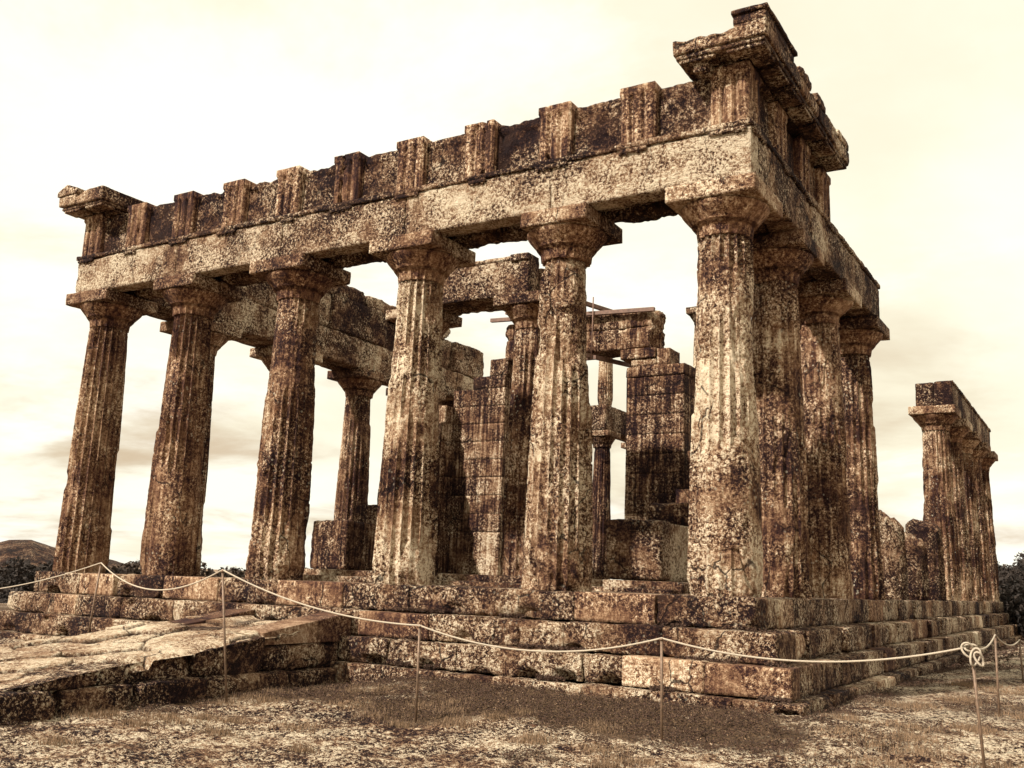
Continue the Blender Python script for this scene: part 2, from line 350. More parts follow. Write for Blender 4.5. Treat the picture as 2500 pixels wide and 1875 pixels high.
# ------------------------------------------------------------------ stepped platform
plat = empty('stepped_platform', 'weathered stone temple platform of three big steps on a low footing', 'platform')
M_ = .549
def bite(rnd, a, b, z0, yo, on):
    k = [(rnd.uniform(a + .15, b - .15), rnd.choice((0., 0., .05, .3)), rnd.uniform(.10, .24), rnd.uniform(.07, .15), rnd.uniform(.05, .17)) for _ in range(2)] if on and rnd.random() < .6 else []
    def f(V):
        V = V.copy()
        for xc, zc, w, h, dp in k:
            n = (fbm(V, 7, 3, 9) - .5) * .5; q_ = ((V[:, 0] - xc) / w) ** 2 + ((V[:, 2] - z0 - zc) / h) ** 2 + n
            V[:, 1] += dp * (1 - sstep(q_, .35, 1.0)) * np.clip(1 - (V[:, 1] - yo) / .4, 0, 1)
        return V
    return f
def front_blocks(name, xs, yo, yi, z0, z1, seed, chips, amps, amp=.022, chip=.07, jig=.03):
    for i in range(len(xs) - 1):
        rnd = random.Random(seed * 97 + i); a, b = xs[i], xs[i + 1]; d = float(dip((a + b) / 2))
        smooth = i in chips; mb = MB()
        y0 = yo + (0 if smooth else rnd.uniform(-.01, jig)); tz = rnd.uniform(-.012, .004)
        block(mb, (a + .002, y0, z0 + d + .003), (b - .002, yi, z1 + d + tz), .045, .006 if smooth else .009,
              .02 if smooth else chip * rnd.uniform(.7, 1.6), (.006 if smooth else amp * rnd.uniform(.7, 1.3)), seed + i * 7, thr=.5, xf=bite(rnd, a, b, z0 + d, yo, .0 if smooth else 1.))
        mb.build(name, M_SMOOTH if smooth else M_STEP, plat)
def side_blocks(name, ys, xi, xo, z0, z1, seed, chip=.06, amp=.02, jig=.05, res=.05):
    one = MB()
    for i in range(len(ys) - 1):
        rnd = random.Random(seed * 31 + i); mb = MB() if name != 'step_side' else one
        block(mb, (xi, ys[i] + .002, z0 + .003), (xo - rnd.uniform(0, jig), ys[i + 1] - .002, z1 - rnd.uniform(0, .01)), res, .010, chip * rnd.uniform(.5, 1.5), amp, seed + i * 5)
        if mb is not one: mb.build(name, M_SMOOTH if rnd.random() < .12 else M_STEP, plat)
    if one.n: one.build(name, M_STEP, plat)
def corner_block(name, *a, **k): mb = MB(); block(mb, *a, **k); mb.build(name, M_STEP, plat)
def joints(a, b, lo, hi, seed):
    r = random.Random(seed); o = [a]
    while o[-1] < b - hi: o.append(o[-1] + r.uniform(lo, hi))
    if b - o[-1] < lo * .6: o[-1] = b
    else: o.append(b)
    return o
xL = -12.654 - M_
YE = 27.69 + M_
# stylobate
front_blocks('stylobate_block', [xL, -11.9, -10.95], -M_, .75, -.377, 0, 11, {1}, 0)
front_blocks('stylobate_block', [-10.83, -9.66, -8.36, -7.06, -5.73, -4.51, -3.04], -M_, .75, -.377, 0, 12, {1, 3}, 0, chip=.10)
front_blocks('stylobate_block', [-3.04, -1.84, -.72], -M_, .75, -.377, 0, 13, {1}, 0, chip=.11)
corner_block('stylobate_block', (-.70, -M_, -.377), (M_, .38, 0), .04, .03, .14, .03, 77)
side_blocks('stylobate_block', [.40] + joints(1.0, YE, .75, 1.35, 5), -.75, M_ + .02, -.377, 0, 21, jig=.07, chip=.10, amp=.026)
side_blocks('step_side', joints(.75, YE, 1.2, 1.9, 6), xL, -11.9, -.47, -.09, 22, res=.15)
# second and third steps, footing
T1, T2, T3 = M_ + .326, M_ + .574, M_ + .74
front_blocks('upper_step_block', [-12.654 - T1, -12.1, -11.46, -10.3, -9.0, -7.75, -6.5, -5.13, -3.9, -2.85, -2.48, -1.82, -1.32, -.50], -T1, -.45, -.728, -.377, 31, {1, 7}, 0, chip=.075)
corner_block('upper_step_block', (-.49, -T1, -.728), (T1, -.05, -.380), .04, .02, .07, .02, 88)
side_blocks('upper_step_block', [-.04] + joints(.62, YE + .326, .7, 1.3, 15), 0, T1, -.728, -.379, 41, chip=.12, amp=.032, jig=.09)
side_blocks('step_side', joints(-.4, YE + .32, 1.5, 2, 16), -12.654 - T1, -12.8, -.82, -.47, 42, res=.15)
front_blocks('lower_step_block', [-12.654 - T2, -12.0, -10.7, -9.3, -8.0, -6.6, -5.28, -4.4, -3.26, -1.95, -1.42, -.89, .13, T2], -T2, -.78, -1.074, -.728, 51, {11, 12}, 0, chip=.05, jig=.025)
side_blocks('lower_step_block', [-.77] + joints(.3, YE + .574, .8, 1.5, 25), .3, T2, -1.074, -.730, 61, chip=.09, amp=.028, jig=.06)
side_blocks('step_side', joints(-.7, YE + .57, 1.5, 2, 26), -12.654 - T2, -13.1, -1.17, -.82, 62, res=.15)
front_blocks('footing_block', [-12.654 - T3, -11.5, -10, -8.4, -7, -5.3, -3.93, -2.6, -1.33, -.47, .5, T3], -T3, -1.0, -1.55, -1.078, 71, set(), 0, chip=.07, jig=.04)
side_blocks('footing_block', [-1.0] + joints(.2, YE + .7, .8, 1.4, 35), .6, T3, -1.55, -1.078, 81, chip=.07, amp=.025, jig=.04)
mb = MB(); block(mb, (xL, 26.9, -.38), (-.75, YE, 0), .3, .02, .03, .01, 4); block(mb, (-12.654 - T1 + .02, YE - .3, -.73), (T1 - .02, YE + .326, -.38), .3, .02, .03, .01, 4); block(mb, (-12.654 - T2 + .02, YE, -1.074), (T2 - .02, YE + .57, -.73), .3, .02, .03, .01, 4)
mb.build('rear_steps', M_STEP, plat)
mb = MB()
for k, (a, b) in enumerate([(-12.5, -9.5), (-9.5, -6.3), (-6.3, -3.2), (-3.2, -.6)]):
    block(mb, (a, .3, -.9), (b, 27.4, -.012 + float(dip((a + b) / 2))), .5, .01, .02, .008, 90 + k)
mb.build('floor_paving', M_STEP, plat)
# two low inner steps carrying the cella
mb = MB()
for k in range(6):
    a = -10.35 + k * 1.43; block(mb, (a, 2.55, -.1), (a + 1.42, 3.2, .045), .08, .012, .03, .01, 300 + k)
    block(mb, (a + .1, 2.86, -.05), (a + 1.5, 8.6, .165), .1, .015, .04, .012, 320 + k)
mb.build('cella_step', M_STEP, plat)

# ------------------------------------------------------------------ columns
def shaft_mesh(x, y, z0, z1, rb, rt, seed, ero=.5, nth=200, nz=150, joints_=(), nf=20, jag=None, groove=True, rot=0., spall=0.):
    th = np.linspace(0, 2 * np.pi, nth, endpoint=False); tz = np.linspace(0, 1, nz)
    TH, T = np.meshgrid(th, tz, indexing='ij'); H = z1 - z0
    zt = np.full(nth, z1)
    if jag is not None:
        q = np.stack([np.cos(th) * 1.3, np.sin(th) * 1.3, np.full(nth, seed * 1.7)], -1); zt = z1 - .12 + (fbm(q, 1.6, 3, seed) - .5) * 2.2 * jag + jag * .35 * np.cos(th - .3 - seed)
    Zz = z0 + (zt[:, None] - z0) * T
    f = (Zz - z0) / (H if jag is None else 4.65)
    Rr = rb + (rt - rb) * f + .010 * np.sin(np.pi * np.clip(f, 0, 1))
    P = np.stack([x + Rr * np.cos(TH), y + Rr * np.sin(TH), Zz], -1).reshape(-1, 3)
    e = sstep(fbm(P * np.array([1, 1, .55]), 1.5, 4, seed + 1), .62 - .24 * ero, .70 - .22 * ero).reshape(TH.shape)
    s = np.abs(np.sin((TH + rot) * nf / 2)); fl = .072 * (rb / .495) * s ** .65
    arr = (1 - s) ** 3 * .022 * fbm(P, 11, 2, seed + 2).reshape(TH.shape) * (.5 + ero)
    d = fl * (1 - e * .80) + arr + e * (.012 + .030 * fbm(P, 6, 4, seed + 3, .6).reshape(TH.shape))
    d = d + (fbm(P, 22, 3, seed + 4, .6).reshape(TH.shape) - .5) * (.003 + .016 * e) + (fbm(P, 2.2, 3, seed + 6).reshape(TH.shape) - .5) * .012
    sp_ = sstep(fbm(P * np.array([1, 1, .7]), .95, 3, seed + 8), .60, .64).reshape(TH.shape); d = d + sp_ * (.028 + spall) * (rb / .495)
    # chipped foot
    foot = np.clip(1 - (Zz - z0) / .25, 0, 1); d = d + foot * .05 * sstep(fbm(P, 2.6, 2, seed + 12).reshape(TH.shape), .48, .62)
    for j in joints_:
        zj = j + .01 * np.sin(TH * 3 + seed); d = d + .018 * np.exp(-((Zz - zj) / .012) ** 2)
    # crack
    cr = np.abs(fbm(P, .9, 3, seed + 21).reshape(TH.shape) - .5); d = d + .030 * np.exp(-(cr / .006) ** 2) * (ero > .3) * sstep(fbm(P, .6, 1, seed + 5).reshape(TH.shape), .4, .6)
    if groove and jag is None: d = d + .020 * np.exp(-((Zz - (z1 - .014)) / .014) ** 2) + .014 * np.exp(-((Zz - (z1 - .060)) / .012) ** 2)
    R2 = Rr - d
    Q = np.stack([x + R2 * np.cos(TH), y + R2 * np.sin(TH), Zz], -1)
    mb = MB(); sheet(mb, Q, nth, nz, close_u=True)
    # top cap
    n0 = mb.n; rings = 5; cp = []
    top = Q[:, -1]; cen = np.array([x, y, top[:, 2].mean() + (.05 if jag else 0)])
    prev = np.arange(nth) * nz + nz - 1
    for k in range(1, rings + 1):
        w = 1 - k / rings; ring = cen + (top - cen) * max(w, .02)
        if jag is not None: ring[:, 2] += (fbm(ring, 5, 3, seed + k) - .5) * .14 + .16 * (1 - w * w) ** .5
        mb.v.append(ring); idx = np.arange(nth) + mb.n; mb.n += nth
        mb.f.append(np.stack([prev, np.roll(prev, -1), np.roll(idx, -1), idx], -1)); prev = idx
    return mb
def capital_mesh(x, y, zn, rt, s=1.0, nf=20, seed=0, nth=160, rot=0., ero=0., zab=None):
    # neck, annulets and echinus
    prof = [(0, 0.0), (.004, .03), (.012, .10), (.022, .145), (.036, .147), (.024, .154), (.047, .160), (.033, .168), (.058, .174), (.044, .182), (.070, .189),
            (.090, .225), (.125, .265), (.158, .303), (.187, .338), (.206, .365), (.216, .385), (.220, .402), (.216, .416), (.205, .424)]
    hs = (zab - zn) / .424
    r = np.array([rt + a * s * .985 for a, b in prof]); z = np.array([zn + b * hs for a, b in prof])
    # densify
    tt = np.linspace(0, len(r) - 1, 133); r = np.interp(tt, np.arange(len(r)), r); zz_ = np.interp(tt, np.arange(len(prof)), z)
    th = np.linspace(0, 2 * np.pi, nth, endpoint=False); TH, Rr = np.meshgrid(th, r, indexing='ij'); Zz = np.broadcast_to(zz_, TH.shape)
    fade = np.clip(1 - (Zz - zn) / (.14 * hs), 0, 1) ** .6
    d = .030 * s * np.abs(np.sin((TH + rot) * nf / 2)) ** .75 * fade
    P = np.stack([x + Rr * np.cos(TH), y + Rr * np.sin(TH), Zz], -1).reshape(-1, 3)
    d = d + (fbm(P, 4, 4, seed).reshape(TH.shape) - .5) * .006 + ero * .09 * sstep(fbm(P, 2.2, 3, seed + 4).reshape(TH.shape), .5, .66)
    R2 = Rr - d; Q = np.stack([x + R2 * np.cos(TH), y + R2 * np.sin(TH), Zz], -1)
    mb = MB(); sheet(mb, Q, nth, len(r), close_u=True)
    a = np.arange(nth) * len(r); mb.f.append((a + len(r) - 1)[None]); mb.f.append(a[::-1][None]); return mb
def column(name, label, x, y, z0, zn, zab, ztop, rb, rt, hb, seed, ero=.5, mat=None, nth=200, nz=150, group=None, cut=None, js=(), cat='column', s=1.0, cere=0., capmat=None, spall=0.):
    c = empty(name, label, cat, group=group); mat = mat or M_COL; rot = .157
    shaft_mesh(x, y, z0, zn, rb, rt, seed, ero, nth, nz, js, rot=rot, spall=spall).build('shaft', mat, c)
    cap = capital_mesh(x, y, zn, rt - .006, s * (hb - .015 - rt) / .22, seed=seed + 50, nth=max(80, nth * 3 // 4), rot=rot, ero=cere, zab=zab).build('capital', capmat or M_CAP, c)
    mb = MB()
    def xf(V):
        if cut is None: return V
        for (ax_, sgn, lim, lo, hi) in cut:
            # break off a corner: points beyond the plane are pulled back
            n = (fbm(V, 5, 3, seed) - .5) * .1; v = V[:, ax_] * sgn; over = v - (lim + n); V = V.copy(); V[:, ax_] = np.where(over > 0, V[:, ax_] - sgn * over * .97, V[:, ax_])
        return V
    block(mb, (x - hb, y - hb, zab), (x + hb, y + hb, ztop - .004), .04, .004, .018, .006, seed + 5, xf=xf, thr=.54)
    mb.build('abacus', M_ABA if capmat is None else capmat, cap); return c
G1 = 'columns along the temple front'
front = [
 ('leftmost front column, crisp fluting with a diagonal crack, under the broken left cornice', .15, M_COLA, None, (), 0., 0.),
 ('second front column from the left, dark mottled shaft, its slab broken on the left', .30, M_COLA, [(0, -1, 10.254 + .42, 0, 0)], (2.1,), 0., 0.),
 ('third front column from the left, eroded shaft with dark lower drum behind the ramp', .70, M_COL, None, (3.55, 1.9), 0., 0.),
 ('fourth front column from the left, pale shaft with long vertical cracks', .42, M_COLL, None, (), 0., 0.),
 ('fifth front column from the left, brightest shaft, crossed by a diagonal crack', .60, M_COLL, [(0, -1, 2.4 + .42, 0, 0)], (3.4,), 0., .02),
 ('thick front corner column on the right, pale left side, dark pitted right side', .55, M_COLL, None, (4.25, 3.0), 0., .01)]
for i, x in enumerate(XF):
    lab, ero, mt, cut, js, ce, sp_ = front[i]
    column('front_column', lab, x, 0, float(dip(x)) - .004, 4.652, 5.076, ZA, .500, .372, .612, 100 + i * 13, ero, mt, 320, 210, G1, cut, js, spall=sp_, cere=ce)
G2 = 'full columns along the right side'
for k, lab in ((1, 'second column of the right side, directly behind the front corner column'), (2, 'third column of the right side, with battered broken capital'),
               (3, 'fourth column of the right side, holding the end of the long beam')):
    column('side_column', lab, 0, YF[k], -.004, 4.652, 5.076, ZA, .495, .370, .612, 300 + k * 7, .5, M_COL, 180, 150, G2, None, (3.9, 2.6) if k == 1 else (2.9,), cere=.9 if k == 2 else 0.)
G3 = 'broken column stumps along the right side'
for k, h, lab in ((4, 1.72, 'broken column stump with sloping top beside the fourth side column'), (5, 1.42, 'lowest broken column stump, middle of the three'), (6, 1.88, 'rounded dark column stump in front of the far colonnade')):
    mbs = shaft_mesh(0, YF[k], -.004, h, .495, .37, 400 + k, .9, 150, 90, jag=.30)
    tag(mbs.build('column_stump', M_STUMP), lab, 'column stump', G3)
G4 = 'columns of the far right colonnade'
for n_, k in enumerate(range(7, 12)):
    lab = ['nearest column of the far right colonnade, under the end of its beam', 'second column of the far right colonnade, half hidden', 'third column of the far right colonnade, half hidden',
           'fourth column of the far right colonnade, with projecting capital slab', 'last column of the far right colonnade, at the back corner'][n_]
    column('far_column', lab, .04, YF[k], -.004, 4.66, 5.08, 5.31, .495, .372, .612, 500 + k * 3, .45, M_COL, 120, 90, G4)
G5 = 'columns along the left side'
YS = [2.3, 4.95, 7.72, 10.2, 12.6]
for n_, y in enumerate(YS):
    lab = ['left side column half hidden behind the second front column', 'left side column hidden behind the third front column, only its slab corner showing', 'left side column standing free between third and fourth front columns',
           'left side column hidden behind the fourth front column', 'left side column behind the cella wall, holding the end of the left beam'][n_]
    column('left_side_column', lab, -12.654, y, float(dip(-12.6)) - .004, 4.652, 5.076, ZA, .495, .370, .612, 600 + n_ * 9, .4, M_COL, 140, 110, G5)
G6 = 'porch columns behind the front row'
for x, lab in ((-5.2, 'porch column behind the fifth front column, under the inner beam'), (-7.82, 'porch column hidden behind the fourth front column')):
    column('porch_column', lab, x, 3.9, .17, 4.83, 5.25, 5.455, .475, .35, .57, 700 + int(x), .4, M_COL, 160, 130, G6, js=(3.1, 1.3))

# ------------------------------------------------------------------ entablatures
TAE = .085
def triglyph(mb, c, w, z0, z1, face, depth, axis_, sgn, seed, dmg=0.):
    """c centre along the wall; face = coordinate of the wall plane; sgn = outward direction"""
    n = 64; nz = 34; u = np.linspace(-.5, .5, n); v = np.linspace(0, 1, nz)
    Uu, Vv = np.meshgrid(u, v, indexing='ij')
    g = np.zeros_like(u); 
    for cc, wd in ((-.1667, .083), (.1667, .083)): g = np.maximum(g, np.clip(1 - np.abs(u - cc) / wd, 0, 1))
    g = np.maximum(g, np.clip(1 - (.5 - np.abs(u)) / .075, 0, 1) * .9)
    zcap = .86; fade = sstep(zcap - Vv, 0, .03); d = .045 * g[:, None] * fade - .014 * (Vv > zcap)
    A = c + Uu * w; Zz = z0 + (z1 - z0) * Vv
    P3 = np.stack([A, np.full_like(A, face), Zz], -1).reshape(-1, 3)
    d = d + (fbm(P3, 6, 4, seed).reshape(A.shape) - .5) * .016
    if dmg: d = d + dmg * .10 * sstep(fbm(P3, 3.2, 3, seed + 9).reshape(A.shape), .5, .62) * (np.abs(Uu) < .26)
    O = face - sgn * d
    back = face - sgn * depth
    L = [np.stack([A, O, Zz], -1)]
    Pf = L[0]
    pts = [Pf.reshape(-1, 3)]
    # closed box: front sheet plus a skirt ring back
    id_ = np.arange(n * nz).reshape(n, nz); ring = np.concatenate([id_[:, 0], id_[-1, 1:], id_[-2::-1, -1], id_[0, -2:0:-1]])
    fr = Pf.reshape(-1, 3)[ring]; bk = fr.copy(); bk[:, 1] = back
    allv = np.concatenate([Pf.reshape(-1, 3), bk]); nb = n * nz + np.arange(len(ring))
    q1 = np.stack([id_[:-1, :-1], id_[1:, :-1], id_[1:, 1:], id_[:-1, 1:]], -1).reshape(-1, 4)
    q2 = np.stack([ring, nb, np.roll(nb, -1), np.roll(ring, -1)], -1)
    if axis_ == 'y': allv = allv[:, [1, 0, 2]]
    fs = [q1, q2, nb[None]]
    if (sgn > 0) != (axis_ == 'y'): fs = [f_[:, ::-1] for f_ in fs]
    mb.add(allv, fs)
def guttae(mb, c, w, z, face, axis_, sgn, seed):
    # regula with broken pegs
    r = random.Random(seed)
    def bx(a0, a1, o0, o1, z0, z1):
        lo = (a0, min(o0, o1), z0); hi = (a1, max(o0, o1), z1)
        if axis_ == 'y': lo = (lo[1], lo[0], lo[2]); hi = (hi[1], hi[0], hi[2])
        block(mb, lo, hi, .04, .004, .03, .008, seed)
    L = r.uniform(.55, 1.0) * w; s0 = r.uniform(0, w - L)
    bx(c - w / 2 + s0, c - w / 2 + s0 + L, face - sgn * .05, face + sgn * .045, z - .06, z)
    for k in range(6):
        if r.random() < .6:
            cc = c - w / 2 + w * (k + .5) / 6; 
            if c - w / 2 + s0 < cc < c - w / 2 + s0 + L: bx(cc - .022, cc + .022, face, face + sgn * .04, z - .085, z - .058)
ent = empty('front_entablature', 'long pale stone beam with dark frieze of grooved blocks across the temple front', 'entablature')
edges = [-12.654 - AH, -10.254, -7.636, -5.018, -2.4, AH]
for i in range(5):
    mb = MB(); a, b = edges[i] + (.004 if i else 0), edges[i + 1] - (.004 if i < 4 else 0)
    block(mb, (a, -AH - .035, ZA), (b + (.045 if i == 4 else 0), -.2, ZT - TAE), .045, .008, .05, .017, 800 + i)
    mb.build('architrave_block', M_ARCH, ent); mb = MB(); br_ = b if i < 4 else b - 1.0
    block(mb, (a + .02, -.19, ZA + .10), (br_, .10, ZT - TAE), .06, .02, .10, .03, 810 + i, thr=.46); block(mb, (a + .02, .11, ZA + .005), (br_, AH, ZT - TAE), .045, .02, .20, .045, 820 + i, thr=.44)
    mb.build('rear_beam_block', M_FRZ_SHADE, ent)  # dark colour stands in for the shade under the architrave
mb = MB()
for i, (a, b) in enumerate(zip(joints(edges[0] - .03, edges[-1] - .2, 1.1, 2.0, 3)[:-1], joints(edges[0] - .03, edges[-1] - .2, 1.1, 2.0, 3)[1:])):
    block(mb, (a, -AH - .068, ZT - TAE + .002), (b, .3, ZT), .035, .006, .05, .012, 840 + i, thr=.49)
block(mb, (edges[-1] - .2, -AH - .068, ZT - TAE + .002), (AH + .07, .3, ZT), .035, .006, .06, .012, 860)
mb.build('taenia', M_FRZ_SHADE, ent)
TW = .53; tc_ = [AH - TW / 2 - k * 1.3118 for k in range(11)]
for i, c in enumerate(tc_):
    mb = MB(); triglyph(mb, c, TW, ZT + .002, ZC + (.015 if 0 < i < 10 else 0), -AH, .30, 'x', -1, 870 + i, dmg=1. if i in (2, 3, 5, 9) else 0.)
    if 0 < i < 10: block(mb, (c - TW / 2 + .01, -AH + .29, ZT + .01), (c + TW / 2 - .01, .15, ZC - .05 - .08 * random.random()), .06, .02, .1, .03, 300 + i)
    tg = mb.build('triglyph', M_TRI, ent)
    mb = MB(); guttae(mb, c, TW, ZT - TAE, -AH - .03, 'x', -1, 900 + i); mb.build('regula', M_FRZ_SHADE, tg)
for i in range(10):
    a = tc_[i + 1] + TW / 2; b = tc_[i] - TW / 2
    mb = MB(); top = ZC - .045
    def xfm(V, a=a, b=b, top=top, i=i):
        V = V.copy(); up = V[:, 2] > top - .12; n = fbm(V * np.array([1, .2, .2]), 3.2, 3, 40 + i)
        V[:, 2] -= np.where(up, np.clip(n - .5, 0, 1) * .35, 0)
        fr = V[:, 1] < -AH + .2; mid = (np.abs(V[:, 0] - (a + b) / 2) < .34) & (V[:, 2] < top - .14)
        nn = fbm(V, 3.5, 4, 70 + i, .6); V[:, 1] += np.where(fr & mid, .045 * sstep(nn, .35, .6), 0)
        return V
    block(mb, (a + .003, -AH + .115, ZT + .003), (b - .003, .12, top), .04, .008, .03, .02, 930 + i, xf=xfm)
    mb.build('metope', M_FRZ_SHADE, ent)
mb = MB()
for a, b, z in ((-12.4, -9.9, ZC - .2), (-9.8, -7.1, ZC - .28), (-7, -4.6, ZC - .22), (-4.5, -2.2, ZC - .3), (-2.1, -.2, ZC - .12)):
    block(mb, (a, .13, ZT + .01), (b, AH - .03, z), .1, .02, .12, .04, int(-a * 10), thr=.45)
mb.build('frieze_backing', M_FRZ_SHADE, ent)
# corner cornice (right)
def cornice_blocks(mb, lst, res=.05, amp=.014, chip=.05):
    for k, (lo, hi) in enumerate(lst): block(mb, lo, hi, res, .006, chip, amp, 1000 + k * 3 + int(abs(lo[0]) * 10))
gei = empty('corner_cornice', 'overhanging broken cornice crowning the near right corner of the temple', 'cornice')
p = .345
mb = MB()
def notch(V):
    V = V.copy(); n = fbm(V * np.array([1, .3, .3]), 3.5, 3, 9); up = V[:, 2] > 7.22
    V[:, 2] -= np.where(up & (V[:, 1] < 0) & (V[:, 0] < .42), np.clip(n - .45, 0, 1) * .25, 0); return V
block(mb, (-.43, -AH - p, 7.055), (AH + p, .9, 7.27), .04, .005, .028, .010, 1001, xf=notch)
for k, (a, b) in enumerate(((.905, 1.9), (1.905, 2.9), (2.905, 3.80))): block(mb, (-.3, a, 7.055 - .01 * k), (AH + p, b, 7.27 + .03 * (k == 1)), .045, .008, .06, .016, 1010 + k)
mb.build('cornice_slab', M_GEI, gei)
mb = MB()
block(mb, (-.41, -AH - p + .03, 6.985), (AH + p - .03, .9, 7.052), .04, .005, .03, .010, 1020)
block(mb, (-.28, .905, 6.975), (AH + p - .03, 3.72, 7.042), .05, .005, .04, .012, 1021)
for k in range(2): block(mb, (-.36 + k * .66, -AH - p + .05, 6.93), (-.36 + k * .66 + .5, -AH - .03, 6.983), .03, .004, .03, .006, 1030 + k)
for k in range(7): block(mb, (AH + .03, -AH - .25 + k * .637, 6.925), (AH + p - .05, -AH - .25 + k * .637 + .50, 6.975), .03, .004, .04, .008, 1040 + k)
def wed(V):
    V = V.copy(); t_ = np.clip((.05 - V[:, 0]) / .45, 0, 1); V[:, 2] = np.where(V[:, 2] < 6.93, V[:, 2] + 0 * t_, V[:, 2]); return V
block(mb, (-.27, -AH + .02, ZC + .002), (AH - .01, .8, 6.984), .06, .01, .05, .01, 1060)
block(mb, (-.20, -AH - .22, 6.80), (.02, -.05, 6.983), .04, .04, .10, .02, 1061)
mb.build('cornice_soffit', M_FRZ_SHADE, gei)  # darker than the slab: shade beneath the cornice put into the colour
mb = MB()
def slopeb(V):
    V = V.copy(); V[:, 2] += np.where(V[:, 2] > 7.3, (fbm(V, 3, 3, 3) - .5) * .03, 0); return V
block(mb, (.395, -AH - p - .0, 7.272), (AH + p + .0, .52, 7.40), .035, .006, .03, .008, 1070, xf=slopeb)
block(mb, (.385, -AH - p - .035, 7.402), (AH + p + .035, .55, 7.46), .03, .006, .02, .005, 1071)
for k, (a, b, z) in enumerate(((.56, .80, 7.33), (.82, 1.45, 7.43), (1.5, 1.7, 7.31), (1.72, 2.25, 7.42), (2.28, 3.0, 7.36), (3.02, 3.74, 7.41))):
    block(mb, (.25, a, 7.275), (AH + p - .02 + (.03 if k % 2 else 0), b, z), .035, .012, .09, .02, 1080 + k, thr=.47)
mb.build('cornice_crown', M_GEI, gei)
# left corner cornice
gl = empty('left_cornice_fragment', 'broken cornice fragment perched on the far left corner of the frieze', 'cornice')
mb = MB()
def lx(V):
    V = V.copy(); n = fbm(V, 4, 3, 3); mdl = np.exp(-((V[:, 0] + 12.95) / .18) ** 2) * (V[:, 1] < -.3); V[:, 2] -= np.where(V[:, 2] > 7.15, mdl * .10, 0); return V
block(mb, (-12.98, -AH - .38, 7.045), (-12.17, .9, 7.30), .045, .008, .04, .012, 1101, xf=lx)
block(mb, (-12.654 - AH - .38, -AH - .38, 7.06), (-12.985, .75, 7.27), .045, .008, .04, .012, 1102)
mb.build('cornice_slab', M_GEI, gl)
mb = MB()
block(mb, (-12.654 - AH - .32, -AH - .34, 6.985), (-12.20, .9, 7.043), .05, .006, .04, .012, 1103)
for k in range(2): block(mb, (-13.38 + k * .66, -AH - .33, 6.93), (-13.38 + k * .66 + .5, -AH - .03, 6.983), .03, .004, .03, .006, 1110 + k)
block(mb, (-12.654 - AH + .02, -AH + .03, ZC + .002), (-12.3, .7, 6.984), .06, .01, .04, .01, 1120)
mb.build('cornice_soffit', M_FRZ_SHADE, gl)  # underside shade of the fragment painted in with the dark material
mb = MB()
def tri(V):
    V = V.copy(); t_ = np.clip((V[:, 0] + 13.56) / .62, 0, 1); hgt = np.where(t_ < .45, t_ / .45, 1 - (t_ - .45) / .55 * .9)
    V[:, 2] = np.where(V[:, 2] > 7.33, 7.30 + (V[:, 2] - 7.30) * (.35 + .65 * hgt), V[:, 2]); return V
block(mb, (-13.565, -AH - .40, 7.275), (-12.95, -.1, 7.50), .035, .006, .03, .008, 1130, xf=tri)
mb.build('cornice_crown', M_GEI, gl)
# right side entablature
en = empty('right_side_entablature', 'receding stone beam and frieze along the right side above the near side columns', 'entablature')
ys = [AH + .0, 2.37, 4.92, 7.52]
for i, (a, b) in enumerate(((-AH + 0.0, 2.37), (2.374, 4.92), (4.924, 7.52))):
    mb = MB()
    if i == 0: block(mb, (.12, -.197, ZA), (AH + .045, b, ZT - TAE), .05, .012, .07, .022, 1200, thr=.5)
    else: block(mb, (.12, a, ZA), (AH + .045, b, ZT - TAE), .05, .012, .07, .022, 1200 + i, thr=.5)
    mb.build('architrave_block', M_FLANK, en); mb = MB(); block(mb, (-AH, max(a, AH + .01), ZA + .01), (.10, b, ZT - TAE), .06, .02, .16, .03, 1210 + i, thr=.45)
    mb.build('rear_beam_block', M_FRZ_SHADE, en)  # soffit shade painted in by the dark material, as on the front
mb = MB()
for i, (a, b) in enumerate(((.31, 1.7), (1.705, 3.1), (3.105, 4.6), (4.605, 6.1), (6.105, 7.56))):
    block(mb, (.1, a, ZT - TAE + .002), (AH + .07, b, ZT), .04, .006, .06, .014, 1220 + i, thr=.48)
mb.build('taenia', M_FRZ_SHADE, en)
tn = [-AH + TW / 2 + k * 1.282 for k in range(4)]
for i, c in enumerate(tn):
    mb = MB()
    if i == 0: triglyph(mb, c + .0, TW, ZT + .002, ZC, AH, .12, 'y', 1, 1300)
    else: triglyph(mb, c, TW, ZT + .002, ZC, AH, .30, 'y', 1, 1300 + i, dmg=.6 if i == 2 else 0)
    tg = mb.build('triglyph', M_TRI, en)
    mb = MB(); guttae(mb, c, TW, ZT - TAE, AH + .04, 'y', 1, 1310 + i); mb.build('regula', M_FRZ_SHADE, tg)
for i in range(3):
    mb = MB(); block(mb, (-.1, tn[i] + TW / 2 + .003, ZT + .003), (AH - .115, tn[i + 1] - TW / 2 - .003, ZC - .01), .05, .008, .03, .014, 1320 + i); mb.build('metope', M_FRZ_SHADE, en)
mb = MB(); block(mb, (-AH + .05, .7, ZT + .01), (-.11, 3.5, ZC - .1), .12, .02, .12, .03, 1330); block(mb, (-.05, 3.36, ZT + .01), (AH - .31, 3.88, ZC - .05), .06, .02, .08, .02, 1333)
mb.build('frieze_backing', M_FRZ_SHADE, en)
